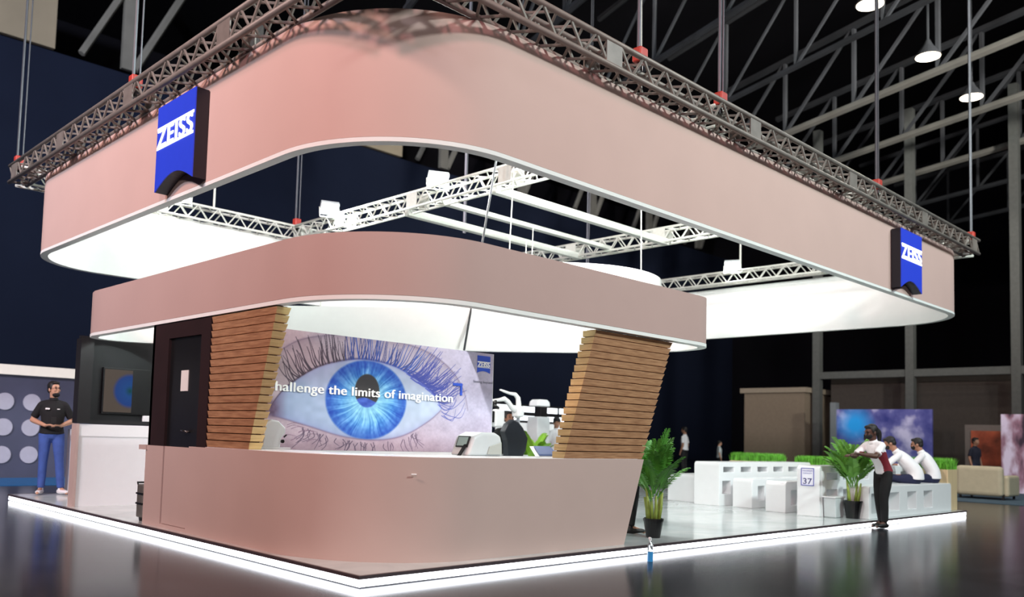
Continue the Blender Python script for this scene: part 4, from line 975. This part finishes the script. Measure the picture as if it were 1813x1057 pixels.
    loft(tr, [g['pel']+(g['wai']-g['pel'])*.35, g['pel'], g['pel']+(g['pel']-g['wai']).normalized()*.06], [(.142*bd, .105*bd), (.155*bd, .118*bd), (.14*bd, .105)], hd_, 4, 18, (.1, .6))
    for s in ('L', 'R'):
        h_, k, a = g['h'+s], g['k'+s], g['a'+s]
        loft(tr, [h_, h_.lerp(k, .5), k, k.lerp(a, .45), a+(k-a).normalized()*.02], [.092*bd, .082, .066, .062, .054], (1, 0, 0), 4, 14, (.8, .1))
    remeshed(tr, 'trousers', trousers, root, vox, 2)
    for s in ('L', 'R'):
        a, t = g['a'+s], g['t'+s]; d_ = (t-a); m = MB(); base = V((0, 0, -.05))
        hv = V((d_.x, d_.y, 0)).normalized(); z0 = a+V((0, 0, -.045))
        loft(m, [z0-hv*.045, z0+hv*.03, z0+hv*.11, z0+hv*.17], [(.036, .038), (.040, .042), (.045, .032), (.038, .024)], V((-hv.y, hv.x, 0)), 4, 12)
        loft(m, [a+V((0, 0, .0)), z0], [.04, .04], (1, 0, 0), 2, 12)
        remeshed(m, 'shoe', shoes, root, .009, 1)
    return root
# standing man at the left end
p = person('man in black polo shirt and blue jeans standing at the left end, phone in hand', (0.53, 8.98, 0), math.radians(-20),
    dict(hy=38, hp=-4, eL=(.285, .06, 1.14), wL=(.13, -.19, 1.06), dL=(-.9, -.5, .12), eR=(-.285, .06, 1.14), wR=(-.09, -.22, 1.06), dR=(.85, -.5, .15),
         kL=(.13, -.02, .5), aL=(.17, .03, .09), kR=(-.10, -.01, .5), aR=(-.11, .04, .09), tL=(.26, -.12, .03), tR=(-.15, -.15, .03)),
    SKIN, BSHIRT, JEANS, SHOEW, mask='chin', glasses=True, scale=1.045, vox=.009, badge=True, build=1.06)
M_ = p.matrix_basis
ph_ = box(-.01, -.31, 1.10, .06, -.295, 1.19).build('smartphone', BLKP, bevel=.003); ph_.matrix_world = Matrix.LocRotScale(p.location, p.rotation_euler, p.scale)
tag(ph_, 'black smartphone held in the hands of the man in black', 'phone')
# woman tending the palm
person('woman in white and maroon shirt and black trousers leaning over the far palm', (10.17, -0.12, FZ), math.radians(-112),
    dict(pel=(0, .10, .90), wai=(0, .05, 1.03), che=(0, -.05, 1.20), nek=(0, -.12, 1.36), hed=(0, -.165, 1.50), hp=12, hy=-8,
         sL=(.155, -.10, 1.30), eL=(.21, -.29, 1.13), wL=(.10, -.50, 1.16), dL=(-.3, -1, .1), sR=(-.155, -.10, 1.30), eR=(-.21, -.28, 1.12), wR=(-.08, -.48, 1.13), dR=(.2, -1, .1),
         hL=(.08, .09, .87), hR=(-.08, .09, .87), kL=(.07, .03, .48), kR=(-.06, .06, .48), aL=(.06, .05, .09), aR=(-.06, .12, .09), tL=(.08, -.13, .03), tR=(-.07, -.06, .03)),
    SKIND, WSHIRT, BTROU, SHOEB, hair='tail', mask='full', scale=1.0, vox=.010, build=.86, side_panel=MAROON)
def seated(label, loc, rz, shirt, trousers, skin, hp=25, lean=.28, **k):
    l = lean
    return person(label, loc, rz, dict(pel=(0, .04, .10), wai=(0, .03, .23), che=(0, -l*.35, .42), nek=(0, -l*.75, .58), hed=(0, -l*.95-.03, .72), hp=hp,
        sL=(.165, -l*.62, .51), sR=(-.165, -l*.62, .51), eL=(.24, -l-.10, .30), eR=(-.24, -l-.10, .30), wL=(.12, -l-.32, .32), wR=(-.12, -l-.32, .32),
        hL=(.09, 0, .08), hR=(-.09, 0, .08), kL=(.12, -.40, .07), kR=(-.12, -.40, .07), aL=(.12, -.36, -.40), aR=(-.12, -.38, -.40), tL=(.13, -.54, -.5), tR=(-.13, -.56, -.5)),
        skin, shirt, trousers, SHOEB, sleeves='long', **k)
seated('seated man with bent back in a white shirt, left of the two on the bench', (13.0, .36, .53), math.radians(-160), WSHIRT, NTROU, SKINM, hp=22, lean=.36, mask='full', build=1.18, vox=.012)
seated('seated man in white shirt, right of the two on the bench', (13.95, .36, .53), math.radians(-165), WSHIRT, NTROU, SKINM, hp=8, lean=.22, mask='full', build=1.05, vox=.012)
person('person in dark blue top and black cap standing beyond the seated men', (15.55, 2.15, FZ), math.radians(-35), dict(hp=10), SKIND, mat('dark_blue_top', (38, 44, 70), .8, var=.1), BTROU, SHOEB, cap=BSHIRT, scale=.90, vox=.013)
# person mostly hidden behind the right pillar
person('person in black trousers behind the counter end, only a leg showing', (4.86, 0.86, 0), math.radians(60), dict(aL=(.08, .03, .09), tL=(.09, -.15, .03)), SKINM, BSHIRT, BTROU, SHOEB, scale=.98, vox=.012)
# staff inside
person('bearded man in black top bending behind the exam chair', (7.45, 5.45, 0.0), math.radians(-10),
    dict(pel=(0, .25, .84), wai=(0, .17, .96), che=(0, .02, 1.10), nek=(-.01, -.07, 1.24), hed=(-.01, -.12, 1.41), hp=-6, hy=-12, sL=(.18, -.03, 1.18), sR=(-.18, -.03, 1.18),
         eR=(-.36, -.12, 1.02), wR=(-.56, -.25, 1.0), eL=(.24, -.1, .95), wL=(.15, -.25, .9), hL=(.09, .24, .82), hR=(-.09, .24, .82), kL=(.1, .1, .46), kR=(-.1, .1, .46)),
    SKINM, BSHIRT, BTROU, SHOEB, sleeves='long', scale=1.06, vox=.012)
person('person in white with cap beside the scanner column, partly hidden', (11.0, 7.2, 0), math.radians(-20), dict(hp=6), SKINM, WSHIRT, NTROU, SHOEB, cap=BSHIRT, scale=.93, vox=.014, bg=True)
# visitors out in the hall
person('blurred visitor in white shirt and dark trousers in the hall behind the near palm', (24, 11.95, FZ), math.radians(-170), {}, SKINM, WSHIRT, BTROU, SHOEB, scale=1.05, vox=.018, bg=True)
person('blurred visitor in pale top left of the beige booth box', (25.5, 11.4, FZ), math.radians(40), {}, SKIN, GREYP, BTROU, SHOEB, scale=.78, vox=.018, bg=True)
person('blurred visitor in dark clothes right of the wooden planter', (24.3, 2.55, FZ), math.radians(-20), {}, SKINM, mat('dark_navy_cloth', (24, 26, 44), .9, var=.1), NTROU, SHOEB, scale=.95, vox=.018, bg=True)

# ------------------------------------------------------------------ the hall around
# roof trusses running across the hall
def roof_truss(label, xb, m, z0=12.0, h=2.6, r=0.11, light=False):
    d = V((0.345, 0.94, 0)).normalized(); a = V((xb, 4.5, z0))-d*34; b = a+d*41; Z = V((0, 0, h))
    root = empty('roof_girder', a, label, 'girder', 'parallel roof girders')
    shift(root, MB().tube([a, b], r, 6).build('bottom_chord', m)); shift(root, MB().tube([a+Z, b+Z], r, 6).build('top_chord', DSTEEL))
    mm = MB(); n = 14
    for i in range(n):
        p = a.lerp(b, i/n); q = a.lerp(b, (i+.5)/n); s = a.lerp(b, (i+1)/n)
        mm.tube([p, p+Z], r*0.6, 5, False); mm.tube([p+Z, s], r*0.5, 5, False)
    shift(root, mm.build('webbing', DSTEEL))
for k, xb in enumerate((6.9, 10.9, 14.9, 18.9, 22.9, 26.9, 31.0, 35.2, 39.5)):
    lit = 22 < xb < 32  # lit girders take the paler steel, light put into the colour
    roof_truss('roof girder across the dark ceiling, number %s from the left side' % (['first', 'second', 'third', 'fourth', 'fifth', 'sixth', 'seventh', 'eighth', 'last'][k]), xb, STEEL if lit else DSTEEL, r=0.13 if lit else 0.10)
for i, (x, y) in enumerate(((16.12, 2.3), (19.95, 2.32), (23.65, 2.37))):
    root = empty('high_bay_lamp', (x, y, 11.5), ['glowing ceiling lamp at the very top, leftmost of three', 'glowing ceiling lamp, middle of three', 'glowing ceiling lamp, lowest and rightmost of three'][i], 'lamp', 'hall ceiling lamps')
    shift(root, MB().lathe([(0.05, 0.45), (0.12, 0.3), (0.30, 0.05), (0.32, 0.0)], (x, y, 11.5)).build('shade', DSTEEL))
    shift(root, MB().lathe([(0.29, -0.02), (0.29, 0.0)], (x, y, 11.5)).build('glass', mat('warm_lamp_glass', (255, 240, 220), .4, emit=(255, 235, 205), es=14, var=.01)))
    shift(root, MB().tube([(x, y, 11.9), (x, y, 21)], 0.03, 5).build('cord', DSTEEL))
    l = bpy.data.lights.new('lamp_glow', 'SPOT'); l.energy = 900; l.spot_size = math.radians(150); l.shadow_soft_size = .3; l.color = (1, .92, .82)
    o = bpy.data.objects.new('lamp_glow', l); COL.objects.link(o); o.location = (x, y, 11.45); shift(root, o)
# struts of the roof structure above the back wall edge
k = 0
for x in (9.5, 15.5, 21.5, 27.5, 34, 41, 47.5, 54):
    k += 1; root = empty('roof_strut_frame', (x, 29.6, 16.0), 'steel strut frame above the dark wall edge, %s from the left' % (['first', 'second', 'third', 'fourth', 'fifth', 'sixth', 'seventh', 'eighth'][k-1]), 'frame', 'roof strut frames')
    shift(root, box(x-0.28, 29.5, 16.0, x+0.28, 29.7, 20.4).build('post', STEEL))
    shift(root, MB().tube([(x+0.3, 29.6, 16.1), (x+2.4, 29.6, 20.3)], 0.17, 6).build('diagonal', STEEL)); shift(root, MB().tube([(x-1.9, 29.6, 16.1), (x+0.2, 29.6, 20.3)], 0.15, 6).build('diagonal', STEEL))
# left background stand
lbs = empty('background_booth', (0, 15.2, FZ), 'dark booth wall with round white lamps and a bright top strip at far left', 'booth')
PB = mat('slate_booth_panel', (62, 64, 88), .6, var=.15, scale=1.2)
shift(lbs, box(-8, 15.1, FZ, 3.4, 15.3, 2.2).build('wall_panel', PB)); shift(lbs, box(-8, 15.0, 2.2, 3.0, 15.1, 2.42).build('top_strip', mat('booth_strip_light', (220, 215, 205), .5, emit=(220, 215, 205), es=.25, var=.02)))
BD = mat('round_lamp_white', (150, 148, 165), .5, emit=(205, 200, 220), es=.12, var=.05)
for z in (1.60, 1.03, 0.42):
    for x in (0.35, 0.92, 1.5, 2.07):
        shift(lbs, MB().tube([(x, 15.06, z), (x, 15.1, z)], .19, 20).build('round_lamp', BD))
shift(lbs, box(-8, 12.6, FZ+.002, 3.4, 15.0, FZ+.012).build('blue_carpet', mat('blue_carpet', (30, 100, 160), .9, var=.1)))
# right background
struct(box(31.0, -14, FZ, 31.4, 9.6, 3.9).build('wall_side', mat('brown_partition', (60, 53, 48), .8, var=.1)))
for i, y in enumerate((9.77, 6.3, 2.92, -1.0)):
    struct(box(30.0, y-.14, FZ, 30.3, y+.14, 14).build('trim_%d' % (i+1), mat('grey_column', (78, 80, 78), .6, var=.1)))
struct(box(30.05, -12, 3.85, 30.25, 9.8, 4.12).build('trim_5', mat('grey_column', (78, 80, 78))))
bbx = empty('background_booth', (31, 11.3, FZ), 'beige box shaped booth in the distance left of the grey column', 'booth')
shift(bbx, box(29.6, 10.05, FZ, 33, 12.6, 3.3).build('box', mat('beige_booth', (122, 108, 92), .8, var=.05))); shift(bbx, box(29.5, 9.95, 3.3, 33.1, 12.75, 3.5).build('cornice', mat('beige_cornice', (140, 128, 112), .8, var=.05)))
blb = empty('background_booth', (28, 5.6, FZ), 'blue and violet booth backdrop blurred behind the seated people', 'booth')
pm = bpy.data.materials.new('violet_backdrop'); pm.use_nodes = True; nt = pm.node_tree; b_ = nt.nodes['Principled BSDF']
tc = nt.nodes.new('ShaderNodeTexCoord'); nz = nt.nodes.new('ShaderNodeTexNoise'); nz.inputs['Scale'].default_value = 1.5; nz.inputs['Detail'].default_value = 3; rp = nt.nodes.new('ShaderNodeValToRGB')
els = rp.color_ramp.elements; els[0].position = .32; els[0].color = (*s2l((48, 52, 120)), 1); els[1].position = .7; els[1].color = (*s2l((190, 185, 215)), 1); e_ = els.new(.5); e_.color = (*s2l((90, 90, 150)), 1)
ds_ = nt.nodes.new('ShaderNodeVectorMath'); ds_.operation = 'DISTANCE'; ds_.inputs[1].default_value = (28, 7.45, 2.0); mr = nt.nodes.new('ShaderNodeMapRange'); mr.inputs[1].default_value = .2; mr.inputs[2].default_value = .75; mr.inputs[3].default_value = 1; mr.inputs[4].default_value = 0
mx = nt.nodes.new('ShaderNodeMix'); mx.data_type = 'RGBA'; mx.inputs[7].default_value = (*s2l((35, 150, 225)), 1)
nt.links.new(tc.outputs['Object'], nz.inputs[0]); nt.links.new(nz.outputs['Fac'], rp.inputs[0]); nt.links.new(tc.outputs['Object'], ds_.inputs[0]); nt.links.new(ds_.outputs['Value'], mr.inputs[0]); nt.links.new(mr.outputs[0], mx.inputs[0]); nt.links.new(rp.outputs[0], mx.inputs[6])
nt.links.new(mx.outputs[2], b_.inputs['Base Color']); nt.links.new(mx.outputs[2], b_.inputs['Emission Color']); b_.inputs['Emission Strength'].default_value = .25
pm2 = bpy.data.materials.new('petal_backdrop'); pm2.use_nodes = True; nt = pm2.node_tree; b_ = nt.nodes['Principled BSDF']
tc = nt.nodes.new('ShaderNodeTexCoord'); mpp = nt.nodes.new('ShaderNodeMapping'); mpp.inputs['Scale'].default_value = (1, 1.6, .7); nz = nt.nodes.new('ShaderNodeTexNoise'); nz.inputs['Scale'].default_value = 1.7; nz.inputs['Detail'].default_value = 3; rp = nt.nodes.new('ShaderNodeValToRGB')
els = rp.color_ramp.elements; els[0].position = .36; els[0].color = (*s2l((60, 44, 60)), 1); els[1].position = .62; els[1].color = (*s2l((215, 200, 222)), 1); e_ = els.new(.48); e_.color = (*s2l((150, 110, 128)), 1)
nt.links.new(tc.outputs['Object'], mpp.inputs[0]); nt.links.new(mpp.outputs[0], nz.inputs[0]); nt.links.new(nz.outputs['Fac'], rp.inputs[0]); nt.links.new(rp.outputs[0], b_.inputs['Base Color']); nt.links.new(rp.outputs[0], b_.inputs['Emission Color']); b_.inputs['Emission Strength'].default_value = .2
shift(blb, box(28.0, 4.9, FZ, 28.1, 8.1, 2.55).build('backlit_graphic', pm))
shift(blb, box(27.9, 8.1, FZ, 28.2, 8.3, 2.8).build('pale_post', GREYD))
fb = empty('background_booth', (27, 0, FZ), 'pale pink and violet booth graphic at the far right edge', 'booth')
shift(fb, box(27.0, -3.2, FZ, 27.1, 2.6, 2.35).build('backlit_graphic', pm2))
shift(fb, box(26.8, -4.2, FZ, 26.98, 0.7, 2.1).build('dark_blue_panel', mat('petrol_panel', (18, 40, 72), .6, var=.1)))
pst = empty('framed_poster', (28.5, 3.4, FZ), 'orange and brown framed poster behind the dark visitor', 'poster')
shift(pst, box(28.5, 2.75, FZ, 28.56, 4.05, 2.05).build('frame', mat('poster_grey', (110, 100, 95), .7, var=.05))); shift(pst, box(28.44, 2.95, .7, 28.5, 3.85, 1.85).build('print', mat('poster_orange', (150, 70, 44), .6, var=.6, scale=2.5)))
ac = empty('lounge_armchair', (22.4, 1.7, FZ), 'cream rounded armchair blurred beyond the right end of the platform', 'chair')
CR = mat('cream_leather', (186, 176, 150), .6, var=.05)
shift(ac, box(21.9, 1.2, FZ+.15, 22.9, 2.3, .38).build('seat', CR, bevel=.08)); shift(ac, box(21.7, 1.2, FZ+.1, 21.95, 2.3, .78).build('backrest', CR, bevel=.1))
for y in (1.1, 2.2): shift(ac, box(21.9, y, FZ+.1, 22.9, y+.18, .55).build('armrest', CR, bevel=.07))
for x in (21.85, 22.8):
    for y in (1.2, 2.2): shift(ac, box(x, y, FZ, x+.05, y+.05, FZ+.16).build('leg', BLKP))
tag(box(20.0, -6, FZ+.002, 31, 9.5, FZ+.012).build('blue_grey_carpet', mat('grey_blue_carpet', (62, 84, 100), .9, var=.15)), 'grey blue carpet laid in the hall beyond the platform', 'carpet')
